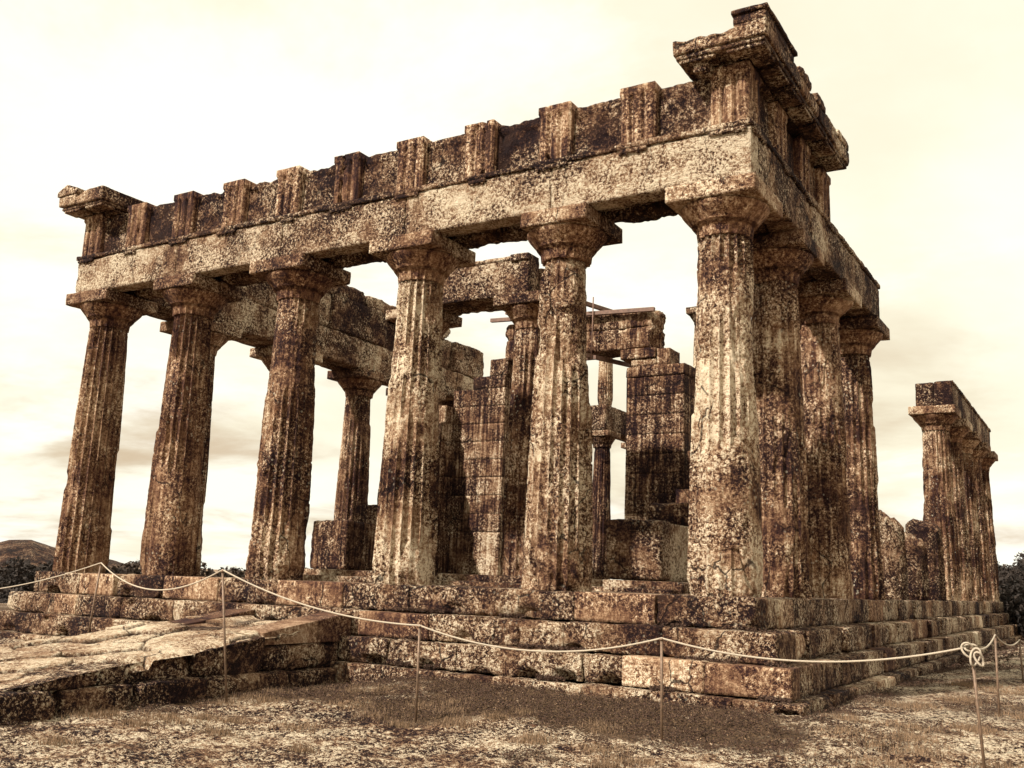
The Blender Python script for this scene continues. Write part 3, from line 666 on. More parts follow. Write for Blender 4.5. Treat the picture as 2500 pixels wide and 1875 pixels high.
# far right beam
mb = MB(); ef = empty('far_beam', 'stone beam on the far right colonnade, standing alone against the sky', 'architrave')
for i in range(4):
    a, b = YF[7 + i] + .004 - (.12 if i == 0 else 0), YF[8 + i] - .004 - (.5 if i == 3 else 0)
    mb = MB(); block(mb, (.05, a, 5.31), (.53, b, 6.08), .08, .012, .06, .02, 1400 + i); block(mb, (-.45, a + .02, 5.31), (.04, b, 6.06), .08, .012, .08, .02, 1410 + i)
    block(mb, (.1, a, 6.00), (.57, b, 6.085), .08, .01, .05, .015, 1420 + i)
    mb.build('architrave_block', M_FRZ_SHADE, ef)
# left side entablature, seen from inside
es = empty('left_side_entablature', 'ruined left side beam with jagged broken frieze, seen from inside between the columns', 'entablature')
ye = [AH + .005, 2.3, 4.95, 7.72, 10.2, 13.0]
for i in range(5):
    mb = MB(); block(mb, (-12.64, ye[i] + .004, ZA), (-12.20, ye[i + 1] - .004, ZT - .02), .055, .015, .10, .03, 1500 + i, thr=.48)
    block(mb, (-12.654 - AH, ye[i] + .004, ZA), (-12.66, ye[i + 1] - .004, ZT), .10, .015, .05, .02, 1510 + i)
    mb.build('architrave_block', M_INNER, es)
mb = MB()
for k, (y0, y1, x1, z1, ch) in enumerate(((.6, 2.1, -12.25, 6.9, .1), (2.12, 4.3, -12.28, 6.85, .12), (4.32, 5.92, -12.24, 6.92, .12), (6.0, 8.15, -12.20, 6.98, .05), (8.2, 8.9, -12.42, 6.9, .2), (8.92, 9.9, -12.30, 7.0, .12), (9.92, 11.4, -12.35, 6.98, .16), (11.45, 13.0, -12.20, 6.98, .04))):
    block(mb, (-13.0, y0, ZT + .0), (x1, y1, z1), .06, .02, ch, .03, 1520 + k, thr=.46)
mb.build('frieze_block', M_INNER, es)
mb = MB()
for k, (y0, y1, z1, ch) in enumerate(((3.4, 5.4, 7.12, .2), (5.5, 7.3, 7.38, .25), (7.32, 8.7, 7.32, .25), (8.75, 9.6, 7.2, .2), (9.65, 11.2, 7.58, .22))):
    block(mb, (-13.0, y0, 6.93), (-12.22, y1, z1), .06, .05, ch, .05, 1540 + k, thr=.42)
mb.build('cornice_rubble', M_GEI, es)
# porch beam
ep = empty('porch_beam', 'inner stone beam over the porch columns, between the fourth and fifth front columns', 'architrave')
mb = MB(); block(mb, (-8.15, 3.42, 5.46), (-5.06, 3.86, 6.24), .05, .012, .04, .016, 1600); block(mb, (-8.15, 3.40, 6.16), (-5.07, 3.8, 6.245), .05, .01, .04, .01, 1603)
block(mb, (-5.46, 3.375, 6.13), (-5.055, 3.8, 6.262), .04, .01, .06, .012, 1604)
mb.build('architrave_block', M_INNER, ep)
mb = MB(); block(mb, (-8.1, 3.90, 5.46), (-4.98, 4.35, 6.12), .06, .03, .14, .03, 1601, thr=.45); mb.build('architrave_block', M_INNER, ep)

# ------------------------------------------------------------------ cella walls
def courses(mb, fixed, a_of, b_of, zlist, thick, axis_, seed, lo=.9, hi=1.4, chip=.004, amp=.005, res=.06, jit=.002):
    for k in range(len(zlist) - 1):
        a, b = a_of(k), b_of(k)
        if b - a < .2: continue
        js = joints(a, b, lo, hi, seed + k * 3); r = random.Random(seed + k)
        for i in range(len(js) - 1):
            off = r.uniform(-jit, jit)
            if axis_ == 'x': l, h = (js[i] + .001, fixed + off, zlist[k] + .0008), (js[i + 1] - .001, fixed + thick + off, zlist[k + 1] - .0008)
            else: l, h = (fixed + off, js[i] + .002, zlist[k] + .0015), (fixed + thick + off, js[i + 1] - .002, zlist[k + 1] - .0015)
            block(mb, l, h, res, .001, chip, amp, seed + k * 17 + i)
ZK = [.165, 1.16] + [1.16 + .425 * k for k in range(1, 9)]
dw = empty('left_door_wall', 'tall dark wall of even stone courses left of the doorway', 'wall')
mb = MB()
courses(mb, 7.4, lambda k: -9.4, lambda k: -7.93, ZK, .8, 'x', 2000, .55, .95)
block(mb, (-8.85, 7.4, ZK[-1] - .0), (-7.95, 8.2, ZK[-1] + .30), .07, .006, .03, .01, 2050)
mb.build('wall_face', M_WALL, dw)
mb = MB(); block(mb, (-8.4, 7.42, ZK[-1] + .305), (-7.90, 8.15, ZK[-1] + .72), .06, .01, .04, .012, 2051); mb.build('top_block', M_WALL, dw)
dr = empty('right_door_wall', 'tall pitted wall of stone courses right of the doorway', 'wall')
mb = MB(); courses(mb, 7.4, lambda k: -4.80, lambda k: -3.46, ZK, .8, 'x', 2100, .5, 1.1, chip=.008, amp=.008)
block(mb, (-4.82, 7.38, ZK[-1] + .002), (-3.44, 8.25, 4.80), .06, .01, .05, .015, 2140); mb.build('wall_face', M_WALL, dr)
mb = MB(); block(mb, (-4.70, 7.4, 4.802), (-4.1, 8.1, 4.97), .05, .01, .05, .012, 2141); block(mb, (-4.95, 7.36, 4.972), (-4.12, 8.15, 5.20), .05, .01, .06, .014, 2142)
block(mb, (-4.10, 7.42, 4.802), (-3.80, 8.0, 5.17), .05, .01, .07, .018, 2143); mb.build('top_block', M_WALL, dr)
li = empty('door_lintel', 'massive broken stone lintel spanning the doorway', 'lintel')
mb = MB()
def rag(V):
    V = V.copy(); n = fbm(V, 2.4, 4, 77, .6)
    V[:, 0] -= np.where(V[:, 0] > -4.6, (V[:, 0] + 4.6) * (n - .25) * 1.3, 0); return V
block(mb, (-7.98, 7.4, 5.215), (-4.0, 8.1, 5.70), .05, .02, .09, .03, 2201, xf=rag, thr=.47)
mb.build('lower_slab', M_WALL, li)
mb = MB(); block(mb, (-8.0, 7.42, 5.705), (-4.02, 8.05, 6.10), .05, .03, .14, .05, 2202, xf=rag, thr=.44); mb.build('upper_slab', M_WALL, li)
br = empty('lintel_brace', 'dark beams and rods clamping the doorway lintel', 'brace')
mb = MB()
def beam(a, b, h=.085, w=.09):
    mb = MB(); a = np.array(a); b = np.array(b); d = b - a; L = np.linalg.norm(d); d /= L; s_ = np.cross(d, (0, 0, 1)); s_ /= np.linalg.norm(s_); u_ = np.cross(s_, d)
    V, q = box_grid((0, -w / 2, -h / 2), (L, w / 2, h / 2), .5); V = a + V[:, :1] * d + V[:, 1:2] * s_ + V[:, 2:3] * u_; mb.add(V, [q]); mb.build('beam', M_BEAM, br, smooth=False)
beam((-8.35, 7.3, 6.20), (-4.12, 7.3, 6.03)); beam((-7.9, 8.0, 6.18), (-4.17, 7.95, 6.05)); beam((-5.75, 7.1, 6.30), (-5.20, 8.4, 6.22)); beam((-5.73, 7.1, 5.10), (-5.05, 8.4, 5.04)); beam((-7.6, 7.3, 5.06), (-5.5, 7.3, 5.06)); beam((-7.8, 7.1, 6.30), (-7.5, 8.4, 6.2))
mb = MB(); tube(mb, [(-5.58, 7.22, 6.45), (-5.58, 7.22, 5.7), (-5.60, 7.22, 5.0)], .014); mb.build('rod', M_BEAM, br); mb = MB(); tube(mb, [(-5.05, 8.3, 6.3), (-5.05, 8.3, 5.6), (-5.05, 8.3, 4.85)], .012); mb.build('rod', M_BEAM, br)
lw = empty('left_cella_wall', 'low left wall of dark stacked blocks rising towards the back', 'wall')
mb = MB(); block(mb, (-10.12, 3.5, .165), (-9.16, 4.15, 1.16), .05, .04, .12, .03, 2301, thr=.47); block(mb, (-10.05, 4.16, .165), (-9.3, 5.5, 1.16), .06, .02, .05, .015, 2302)
block(mb, (-10.05, 5.51, .165), (-9.3, 8.2, 1.16), .08, .02, .05, .015, 2303); mb.build('orthostate', M_WALL, lw)
ystart = [0, 4.75, 5.5, 6.0, 6.3, 6.6, 6.8, 7.0, 7.2]
mb = MB(); courses(mb, -10.05, lambda k: ystart[k] if k else 9, lambda k: 8.2 if k else 8, ZK[:9], .72, 'y', 2320, .7, 1.2, chip=.04, amp=.012); mb.build('wall_courses', M_WALL, lw)
rw = empty('right_cella_wall', 'low block wall behind the corner column, with a big pale upright slab at its end', 'wall')
mb = MB(); block(mb, (-3.37, 3.5, .18), (-2.34, 4.05, 1.19), .045, .03, .10, .03, 2401, thr=.47); block(mb, (-2.92, 4.06, .165), (-2.40, 5.6, 1.17), .06, .02, .09, .02, 2402); block(mb, (-3.3, 4.1, .165), (-2.93, 5.6, 1.10), .08, .02, .05, .02, 2404)
block(mb, (-3.3, 5.61, .165), (-2.42, 8.2, 1.16), .07, .02, .06, .02, 2403); mb.build('orthostate', M_STEP, rw)
mb = MB(); block(mb, (-3.35, 5.2, 1.17), (-2.5, 6.5, 1.62), .05, .05, .12, .03, 2405, thr=.45); courses(mb, -3.3, lambda k: [9, 6.3, 6.55, 7.0, 7.2][k], lambda k: 8.2 if k else 8, ZK[:6], .8, 'y', 2420, .5, .9, chip=.08, amp=.02); mb.build('wall_courses', M_WALL, rw)

# ------------------------------------------------------------------ inner two-storey colonnade
G7 = 'slender lower columns inside the hall'; G8 = 'small upper columns inside the hall'
for j, (x, side) in enumerate(((-7.66, 'left'), (-4.78, 'right'))):
    for k, y in enumerate((12.1, 14.5, 16.9)):
        w_ = ['nearest', 'middle', 'farthest'][k]
        column('inner_column', f'{w_} slender lower column of the {side} inner row seen beyond the doorway', x, y, -.02, 3.72, 4.0, 4.16, .32, .25, .38, 2500 + j * 10 + k, .1, M_WALL, 100, 60, G7, capmat=M_WALL)
    eb = empty('inner_beam', f'stone beam between the two storeys of the {side} inner row', 'architrave')
    for k in range(2):
        mb = MB(); block(mb, (x - .26, 11.75 + k * 2.7, 4.162), (x + .26, 14.44 + k * 2.7, 4.86), .09, .015, .08, .02, 2550 + k + j * 5); mb.build('architrave_block', M_INNER, eb)
ups = [(-7.72, 12.35, 'pale upper column of the left inner row, seen under the lintel'), (-4.78, 11.95, 'upper column of the right inner row, only its capital showing beside the corner column')]
for k, (x, y, lab) in enumerate(ups): column('upper_inner_column', lab, x, y, 4.86, 6.86, 7.12, 7.30, .235, .185, .31, 2600 + k, .2, M_COLL, 100, 50, G8, capmat=M_FRZ_SHADE)

# ------------------------------------------------------------------ ramp
rp = empty('stone_ramp', 'paved stone ramp rising from the left up to the temple front', 'ramp')
def rz(y): return np.interp(y, [-9.5, -6.13, -5.2, -3.74, -2.66, -1.0], [-1.60, -1.13, -1.0, -.87, -.71, -.60])
xs_ = np.arange(-7.66, -5.215, .022); ys_ = np.arange(-9.4, -.98, .024)
Xr, Yr = np.meshgrid(xs_, ys_, indexing='ij'); rng = np.random.default_rng(4)
gx, gy = np.meshgrid(np.arange(-8, -4.9, .62), np.arange(-9.8, -.4, .78), indexing='ij'); sx = (gx + rng.uniform(-.24, .24, gx.shape) + .31 * (np.arange(gx.shape[1]) % 2)).ravel(); sy = (gy + rng.uniform(-.28, .28, gy.shape)).ravel()
wb = (fbm(np.stack([Xr, Yr, 0 * Xr], -1).reshape(-1, 3), 2.2, 3, 1).reshape(Xr.shape) - .5)[..., None] * .22; D = (np.abs(Xr[..., None] + wb - sx) ** 4 + np.abs((Yr[..., None] + wb * .7 - sy) * .8) ** 4) ** .25
o_ = np.argpartition(D, 1, axis=-1)[..., :2]; d2 = np.sort(np.take_along_axis(D, o_, -1), -1); idc = np.argmin(D, -1)
edge = d2[..., 1] - d2[..., 0]; tilt = rng.uniform(-.03, .03, len(sx))[idc]
Pn = np.stack([Xr, Yr, 0 * Xr], -1).reshape(-1, 3)
Zr = rz(Yr) + tilt + rng.uniform(-.05, .05, len(sx))[idc] * (Xr - sx[idc]) - .075 * (1 - sstep(edge, .008, .035)) + (fbm(Pn, 3, 4, 3).reshape(Xr.shape) - .5) * .022 + (fbm(Pn, 18, 3, 6).reshape(Xr.shape) - .5) * .014
Zr -= .06 * sstep(Yr, -2.9, -2.0) * sstep(Xr, -7.1, -6.9) * sstep(-Xr, 5.5, 5.7) * fbm(Pn, 2.5, 3, 9).reshape(Xr.shape) * 1.6
Zr -= .10 * sstep(Xr, -5.36, -5.2) * sstep(fbm(Pn, 1.9, 2, 12).reshape(Xr.shape), .5, .62)
wE = sstep(Xr, -5.75, -5.22); Xd = Xr + wE * ((fbm(Pn, 2.0, 3, 44).reshape(Xr.shape) - .5) * .22 + rng.uniform(-.045, .045, len(sx))[idc]); Zr -= wE * .035 * sstep(Xr, -5.30, -5.22); mb = MB(); nX, nY = Xr.shape
Pt = np.stack([Xd, Yr, Zr], -1)
edgeL = Pt[:1].copy(); edgeL[..., 2] = -1.7; edgeR = Pt[-1:].copy(); edgeR[..., 2] -= .3
sheet(mb, np.concatenate([edgeL, Pt], 0), nX + 1, nY)
pv = mb.build('paving', M_RAMP, rp)
jt = np.clip(1 - sstep(edge, .015, .045), 0, 1) * sstep(fbm(Pn, 1.3, 3, 71).reshape(Xr.shape), .15, .35); jt = np.maximum(jt, .9 * sstep(Yr, -2.9, -2.2) * sstep(Xr, -7.1, -6.9) * sstep(-Xr, 5.5, 5.7) * sstep(fbm(Pn, 2.2, 3, 9).reshape(Xr.shape), .42, .6))
pa_ = pv.data.attributes.new('soil', 'FLOAT', 'POINT'); pa_.data.foreach_set('value', np.concatenate([jt[:1], jt], 0).ravel().astype(np.float32))
# side wall blocks under the paving edge
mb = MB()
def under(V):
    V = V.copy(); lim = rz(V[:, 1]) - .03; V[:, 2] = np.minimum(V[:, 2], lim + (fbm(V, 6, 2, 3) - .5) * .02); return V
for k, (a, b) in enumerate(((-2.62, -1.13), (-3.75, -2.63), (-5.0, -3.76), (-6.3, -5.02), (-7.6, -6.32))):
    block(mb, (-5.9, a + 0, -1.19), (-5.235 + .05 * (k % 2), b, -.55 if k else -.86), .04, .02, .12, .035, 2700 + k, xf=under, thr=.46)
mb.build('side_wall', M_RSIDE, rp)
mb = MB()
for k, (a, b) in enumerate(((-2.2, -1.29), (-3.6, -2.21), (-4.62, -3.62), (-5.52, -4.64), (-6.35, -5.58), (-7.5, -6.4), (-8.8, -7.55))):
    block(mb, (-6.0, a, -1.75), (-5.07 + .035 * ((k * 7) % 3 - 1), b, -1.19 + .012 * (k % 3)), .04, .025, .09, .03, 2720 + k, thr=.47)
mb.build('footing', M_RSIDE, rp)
# newly cut wedge blocks at the top
def wedge(x0, x1, y0, y1, zb, zlo, zhi, name):
    mb = MB()
    def xf(V):
        V = V.copy(); t_ = (V[:, 1] - y0) / (y1 - y0); top = zlo + (zhi - zlo) * t_; V[:, 2] = zb + (V[:, 2] - zb) / (1 - zb) * (top - zb); return V
    block(mb, (x0, y0, zb), (x1, y1, 1.0), .06, .006, .01, .003, 2760, xf=xf); return mb.build(name, M_NEW, rp)
wedge(-5.75, -5.235, -2.60, -1.56, -.845, -.69, -.545, 'wedge_block'); wedge(-5.75, -5.235, -1.555, -.88, -.845, -.545, -.455, 'wedge_block')
wedge(-7.62, -7.15, -2.5, -.88, -.95, -.74, -.50, 'wedge_block')

# ------------------------------------------------------------------ rope barrier
posts = [((-9.58, -2.0, -1.42), (-9.423, -2.0, .113), 'leftmost rope rod, leaning, standing behind the ramp'), ((-4.66, -3.70, -1.42), (-4.90, -3.725, .085), 'rope rod standing just beside the ramp side'),
         ((-2.12, -3.50, -1.44), (-2.13, -3.51, -.409), 'rope rod in front of the platform between ramp and corner'), ((.44, -3.09, -1.42), (.425, -3.087, -.393), 'rope rod in the grass in front of the near corner'),
         ((3.18, -2.75, -1.50), (3.11, -2.75, -.305), 'nearest rope rod at the lower right, with a loose knot tied on top'), ((2.94, .9, -1.40), (2.94, .9, -.313), 'rope rod on the right side behind the knotted one'),
         ((2.86, 5.4, -1.36), (2.843, 5.3, -.504), 'farthest rope rod at the right edge of the picture'), ((-16.5, -2.2, -1.4), (-16.4, -2.2, -.40), None), ((2.9, 10.5, -1.4), (2.9, 10.5, -.3), None)]
for b, t_, lab in posts:
    if lab is None: continue
    mb = MB(); b = np.array(b); t_ = np.array(t_); tube(mb, [b, b + (t_ - b) * .5, t_ - (t_ - b) * .015], .0135, 10); tube(mb, [t_ - (t_ - b) * .022, t_], .019, 10)
    tag(mb.build('rope_rod', M_ROD), lab, 'rope post', 'iron rods holding the barrier rope')
def span(a, b, low=None, n=28, sag=.1):
    a = np.array(a); b = np.array(b); t_ = np.linspace(0, 1, n)[:, None]; P = a + (b - a) * t_
    P[:, 2] -= sag * 4 * (t_ * (1 - t_))[:, 0]; return P
T = [np.array(p_[1]) for p_ in posts]
pl = [span(T[7], T[0], sag=.34)[:-1], span(T[0], T[1], sag=.32)[:-1], span(T[1], T[2], sag=.13)[:-1], span(T[2], T[3], sag=.19)[:-1], span(T[3], T[4], sag=.17)[:-1], span(T[4], T[5], sag=.08)[:-1], span(T[5], T[6], sag=.10)[:-1], span(T[6], T[8], sag=.2)]
mb = MB(); tube(mb, np.concatenate(pl), .0092, 10)
ro = tag(mb.build('barrier_rope', M_ROPE), 'pale rope strung from rod to rod in front of the temple', 'rope')
mb = MB(); t_ = np.linspace(0, 1, 70); c = T[4]
rv = np.array([.857, .513, 0]); fv = np.array([.51, -.84, 0])
def loop(cx_, cz_, a_, b_, tiltp, off):
    th = t_ * 2 * np.pi; P = np.zeros((70, 3)); u_ = a_ * np.cos(th); v_ = b_ * np.sin(th); cu = u_ * math.cos(tiltp) - v_ * math.sin(tiltp); cv = u_ * math.sin(tiltp) + v_ * math.cos(tiltp)
    P = c + rv * (cx_ + cu)[:, None] + fv * (off + .012 * np.sin(th * 2))[:, None]; P[:, 2] = c[2] + cz_ + cv; return P
tube(mb, loop(-.035, -.03, .045, .062, .5, .016), .0092, 8); tube(mb, loop(.015, -.085, .038, .075, -.35, .03), .0092, 8); tube(mb, loop(-.005, -.012, .05, .028, .1, .0), .0092, 8); tube(mb, loop(.045, -.10, .03, .06, .45, .045), .0092, 8)
mb.build('rope_knot', M_ROPE, ro)

# ------------------------------------------------------------------ grass and loose rock
def blades(n, sampler, hmin, hmax, w, seed, lean=.5, per=6, zfun=gz):
    r = np.random.default_rng(seed); xy = sampler(r, n); n = len(xy); z = zfun(xy[:, 0], xy[:, 1])
    base = np.repeat(np.column_stack([xy, z]), per, 0); N_ = len(base); sz = np.repeat(r.uniform(.5, 1, n), per)
    base[:, :2] += r.normal(0, .022, (N_, 2)); base[:, 2] -= .008
    a = r.uniform(0, 2 * np.pi, N_); h = r.uniform(hmin, hmax, N_) * sz; ln = r.uniform(0, lean, N_) * h; b2 = r.uniform(0, 2 * np.pi, N_)
    side = np.column_stack([np.cos(a), np.sin(a), 0 * a]) * (w * r.uniform(.6, 1.4, N_))[:, None]
    tip = base + np.column_stack([np.cos(b2) * ln, np.sin(b2) * ln, h]); V = np.stack([base - side, base + side, tip], 1).reshape(-1, 3)
    return V, np.arange(N_ * 3).reshape(-1, 3)
def samp(thr, region, k=1.0):
    x0, x1, y0, y1 = region
    def f(r, n):
        P = np.column_stack([r.uniform(x0, x1, n), r.uniform(y0, y1, n)])
        d = soil(P[:, 0], P[:, 1]); cl = fbm(np.column_stack([P, P[:, 0] * 0]), 2.6, 3, 66)
        inside = (P[:, 0] > -12.654 - 1.28) & (P[:, 0] < 1.26) & (P[:, 1] > -1.26)
        rampi = (P[:, 0] > -7.7) & (P[:, 0] < -5.1)
        return P[(d * .8 + (cl - .5) * 1.0 + r.uniform(-.12, .12, n) > thr) & ~inside & ~rampi]
    return f
def leaflets(n, sampler, hmax, size, seed, per=3):
    r = np.random.default_rng(seed); xy = sampler(r, n); P = np.repeat(np.column_stack([xy, gz(xy[:, 0], xy[:, 1])]), per, 0); k = len(P)
    P[:, :2] += r.normal(0, .012, (k, 2)); P[:, 2] += r.uniform(0, 1, k) ** 1.4 * hmax * (.4 + np.repeat(fbm(np.column_stack([xy, xy[:, 0] * 0]), 4, 3, 91), per) * 1.2)
    a = r.normal(size=(k, 3)); a[:, 2] *= .5; b = r.normal(size=(k, 3)); sz = size * r.uniform(.5, 1.5, k)[:, None]
    a = a / np.linalg.norm(a, axis=1, keepdims=True) * sz; b = b / np.linalg.norm(b, axis=1, keepdims=True) * sz * .5
    return np.stack([P - a, P + b, P + a, P - b], 1).reshape(-1, 3), np.arange(k * 4).reshape(-1, 4)
mb = MB()
V, q = leaflets(64000, samp(.44, (-5.2, 1.6, -7.4, -1.1)), .045, .010, 1); mb.add(V, [q])
V, q = leaflets(60000, samp(.44, (1.2, 6, -7, 9)), .05, .012, 2); mb.add(V, [q])
V, q = leaflets(22000, samp(.38, (-20, -5, -8, 4)), .05, .014, 3); mb.add(V, [q])
V, q = leaflets(16000, samp(.34, (1.2, 10, 8, 34)), .09, .028, 4); mb.add(V, [q])
lg = np.random.default_rng(77)
def ledge(y0, y1, zt, x0, x1, n, seed):
    def f(r, _): P = np.column_stack([r.uniform(x0, x1, n), y1 - np.abs(r.normal(0, .05, n))]); return P[(fbm(np.column_stack([P, P[:, 0] * 0]), 2.2, 2, seed) > .52)]
    return f
for y1, zt, nn in ((-1.125, -1.075, 5200), (-.885, -.728, 1500), (-.56, -.377, 900)):
    global_gz = gz; xy = ledge(0, y1, zt, -4.9, 1.1, nn, int(-zt * 100))(lg, 0); P = np.repeat(np.column_stack([xy, np.full(len(xy), zt)]), 5, 0); P += lg.normal(0, .013, P.shape); P[:, 2] += .012
    a_ = lg.normal(0, .008, P.shape); b_ = lg.normal(0, .005, P.shape); mb.add(np.stack([P - a_, P + b_, P + a_, P - b_], 1).reshape(-1, 3), [np.arange(len(P) * 4).reshape(-1, 4)])
tag(mb.build('ground_cover', M_GRASS, smooth=False), 'dark low weeds covering the ground along the steps', 'weeds', kind='stuff')
mb = MB()
V, q = leaflets(15000, samp(.38, (-5.2, 4.8, -7.4, -1.1)), .055, .008, 11, 2); mb.add(V, [q])
V, q = blades(9000, samp(.46, (-5.2, 4.6, -7.4, -1.2)), .012, .05, .0028, 1, per=3); mb.add(V, [q])
V, q = blades(6000, samp(.46, (1.2, 5.5, -6, 12)), .02, .06, .003, 2, per=3); mb.add(V, [q])
tag(mb.build('grass', M_DRY, smooth=False), 'thin dry grass blades among the weeds', 'grass', kind='stuff')
def tufts(seed, spots, h, n=140):
    r = np.random.default_rng(seed)
    def f(rr, _): return np.concatenate([np.column_stack([x + r.normal(0, s, n), y + r.normal(0, s * .8, n)]) for x, y, s in spots])
    return f
mb = MB(); rs = random.Random(12)
sp = [(rs.uniform(-5, 4.2), rs.uniform(-6.6, -2.0), rs.uniform(.05, .16)) for _ in range(46)] + [(rs.uniform(1.5, 4), rs.uniform(-4, 5), rs.uniform(.06, .2)) for _ in range(34)] + [(2.35, -4.75, .16), (2.6, -4.6, .15), (-3.9, -5.1, .16), (-4.2, -5.0, .14)]
V, q = blades(0, tufts(3, sp, .1), .03, .11, .0035, 4, per=3); mb.add(V, [q])
tag(mb.build('grass_tufts', M_DRY, smooth=False), 'taller straw coloured tufts scattered over the rocky ground', 'grass', kind='stuff')
# weeds on the ramp joints and steps
def rzf(x, y): return rz(y) - .03
mb = MB(); cand = np.argwhere((edge < .03) & (fbm(Pn, 1.5, 3, 55).reshape(Xr.shape) > .5)); rr = np.random.default_rng(5); cand = cand[rr.integers(0, len(cand), 2600)]
def rampsamp(r, n): return np.column_stack([Xr[cand[:, 0], cand[:, 1]], Yr[cand[:, 0], cand[:, 1]]])
V, q = blades(0, rampsamp, .012, .05, .003, 8, per=4, zfun=rzf); mb.add(V, [q])
def toprubble(r, n): P = np.column_stack([r.uniform(-7.1, -5.8, 1500), r.uniform(-2.9, -1.2, 1500)]); return P[fbm(np.column_stack([P, P[:, 0] * 0]), 3, 3, 4) > .5]
V, q = blades(0, toprubble, .02, .07, .0035, 9, per=4, zfun=lambda x, y: rz(y) - .09); mb.add(V, [q])
tag(mb.build('ramp_weeds', M_GRASS, smooth=False), 'small weeds growing in the joints of the ramp paving', 'weeds', kind='stuff')
mb = MB(); r = np.random.default_rng(21)
for k in range(360):
    x, y = (r.uniform(-6, 4.5), r.uniform(-7.2, -1.6)) if k < 400 else (r.uniform(1.5, 5), r.uniform(-3, 9))
    if -7.7 < x < -5.05: continue
    s = float(np.exp(r.normal(-4.2, .5))); z = float(gz(x, y)); s = min(s, .085)
    block(mb, (x - s, y - s * .8, z - s * .5), (x + s, y + s * .8, z + s * .3), s * .45, s * .3, s * .6, s * .3, int(k))
tag(mb.build('pebbles', M_PEB), 'pale loose stones scattered on the rocky ground', 'pebbles', kind='stuff')

# ------------------------------------------------------------------ distance: hill, woods, trees
def leafcloud(mb, centers, radii, n, size, seed, flat=1.0):
    r = np.random.default_rng(seed); centers = np.array(centers); radii = np.array(radii); k = r.choice(len(centers), n, p=radii ** 2 / (radii ** 2).sum())
    d = r.normal(size=(n, 3)); d /= np.linalg.norm(d, axis=1, keepdims=True); rad = radii[k] * r.uniform(.55, 1.08, n) ** .7
    P = centers[k] + d * rad[:, None] * np.array([1, 1, flat]); a = r.normal(size=(n, 3)); b = r.normal(size=(n, 3)); s = size * r.uniform(.5, 1.3, n)[:, None]
    a = a / np.linalg.norm(a, axis=1, keepdims=True) * s; b = b / np.linalg.norm(b, axis=1, keepdims=True) * s
    V = np.stack([P - a, P + b * .7, P + a, P - b * .7], 1).reshape(-1, 3); mb.add(V, [np.arange(n * 4).reshape(-1, 4)])
def tree(x, y, h, w, seed, label, n=15000, group=None, zb=None, leaf=.085):
    z = float(gz(np.array([x]), np.array([y]))[0]) if zb is None else zb; r = random.Random(seed)
    o = empty('pine_tree', label, 'tree', group=group)
    mb = MB(); k0 = np.array([x, y, z - .3]); top = np.array([x + r.uniform(-.4, .4), y, z + h * .72])
    tube(mb, [k0, k0 + (top - k0) * .35 + [r.uniform(-.15, .15), 0, 0], k0 + (top - k0) * .7, top], [.17, .14, .10, .04], 8)
    cs = []; rs_ = []
    for i in range(15):
        a = r.uniform(0, 6.28); t__ = r.uniform(.30, 1); rr_ = w * .5 * (1.05 - .75 * abs(t__ - .5)) * r.uniform(.25, .9); c_ = np.array([x + math.cos(a) * rr_, y + math.sin(a) * rr_, z + h * (.22 + .68 * t__)])
        cs.append(c_); rs_.append(w * r.uniform(.15, .27))
        if i < 7: st_ = k0 + (top - k0) * r.uniform(.4, .9); tube(mb, [st_, (st_ + c_) / 2 + [0, 0, .1], c_], [.06, .045, .02], 6)
    mb.build('trunk', M_BARK, o)
    mb = MB(); leafcloud(mb, cs, rs_, n, leaf, seed); mb.build('crown', M_LEAF, o, smooth=False); return o
CAM = np.array([4.2428, -12.2954])
def away(ax_, d): v = np.array([math.sin(ax_), math.cos(ax_)]); return CAM + v * d
# azimuth of a picture column at the horizon: right edge group and left edge group
tr = [(-.086, 58, 5.6, 5.5, 'dark pine beside the back corner of the platform'), (-.064, 52, 5.1, 5.0, 'dark round pine near the right edge'), (-.045, 60, 6.0, 5.6, 'tall dark pine at the far right edge'), (-.100, 70, 5.6, 5, 'pine half hidden behind the far colonnade'),
      (-.075, 43, 3.2, 4.2, 'low bushy pine in front of the right hand pines'), (-.054, 40, 2.8, 3.8, 'lowest bush at the right edge beyond the rope')]
for k, (a, d, h, w, lab) in enumerate(tr):
    x, y = away(a, d); tree(x, y, h, w, 40 + k, lab, group='dark pines beyond the back corner', zb=-3.6 if d > 45 else -2.6)
tl = [(-.968, 44, 2.55, 4.0, 'dark rounded pine at the left edge just behind the platform end'), (-.990, 50, 2.0, 3.6, 'dark pine at the far left edge'), (-.955, 55, 2.6, 4.5, 'dark pine behind the leftmost front column'), (-1.01, 38, 1.5, 3.2, 'low bush at the left edge below the hill')]
for k, (a, d, h, w, lab) in enumerate(tl):
    x, y = away(a, d); tree(x, y, h, w, 60 + k, lab, group='dark pines beyond the left end', zb=-2.9)
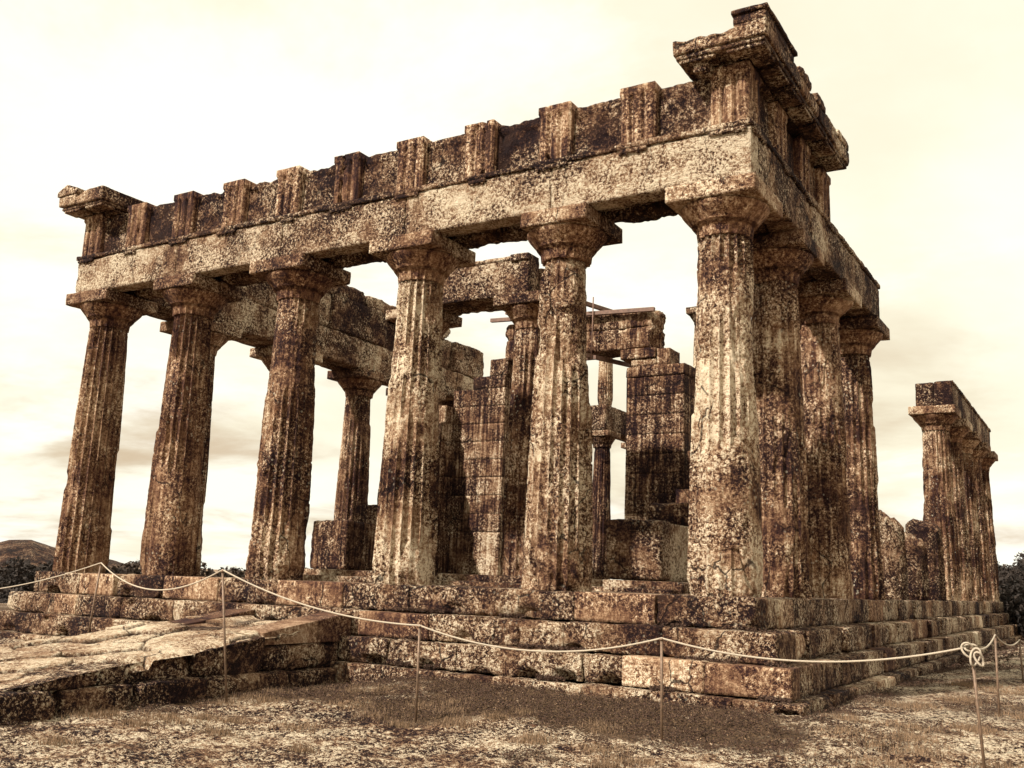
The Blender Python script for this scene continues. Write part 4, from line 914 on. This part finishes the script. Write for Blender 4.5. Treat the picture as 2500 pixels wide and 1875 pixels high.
# wooded ridge
def ridge(name, a0, a1, dist, depth, ztop, seed, n, leaf, label):
    r = np.random.default_rng(seed); na = 60; nd = 14; A = np.linspace(a0, a1, na); Dd = np.linspace(dist - depth, dist + depth, nd)
    AA, DD = np.meshgrid(A, Dd, indexing='ij'); Xx = CAM[0] + np.sin(AA) * DD; Yy = CAM[1] + np.cos(AA) * DD
    prof = np.exp(-((DD - dist) / (depth * .55)) ** 2); P = np.stack([Xx, Yy, 0 * Xx], -1).reshape(-1, 3)
    Zz = -17 + (ztop + 17) * prof + (fbm(P, .02, 3, seed).reshape(Xx.shape) - .5) * 5
    mb = MB(); sheet(mb, np.stack([Xx, Yy, Zz], -1), na, nd, flip=True); h = mb.build(name, M_WOODG); tag(h, None, None, kind='structure')
    i = r.integers(0, na, n); j = r.integers(2, nd - 4, n); cs = np.stack([Xx[i, j], Yy[i, j], Zz[i, j]], -1) + r.normal(0, 1.2, (n, 3)) * np.array([3, 3, .3]); rad = r.uniform(1.0, 2.4, n)
    mb = MB(); leafcloud(mb, cs, rad, n * 110, leaf, seed + 1, .8); tag(mb.build('woodland', M_LEAFB, smooth=False), label, 'woodland', kind='stuff')
ridge('left_ridge', -1.10, -.62, 150, 45, -2.6, 5, 1100, .36, 'distant dark wooded ridge seen between the left columns')
ridge('back_hill', -.20, .12, 120, 40, 2.0, 9, 900, .34, 'distant dark wooded slope at the right edge')
# rocky hill at the left
na, nd = 160, 60; AA, DD = np.meshgrid(np.linspace(-1.16, -.90, na), np.linspace(1150, 1750, nd), indexing='ij'); Xx = CAM[0] + np.sin(AA) * DD; Yy = CAM[1] + np.cos(AA) * DD
pa = np.interp(AA, [-1.16, -1.06, -1.02, -1.003, -.985, -.965, -.93, -.90], [4, 10, 17, 24, 25.5, 17, 11, 2]); P = np.stack([Xx, Yy, 0 * Xx], -1).reshape(-1, 3)
Zz = -45 + (pa + 45) * np.exp(-((DD - 1400) / 190) ** 2) + (fbm(P, .012, 5, 3, .55).reshape(Xx.shape) - .5) * 9
mb = MB(); sheet(mb, np.stack([Xx, Yy, Zz], -1), na, nd, flip=True); tag(mb.build('hill', M_HILL), None, None, kind='structure')
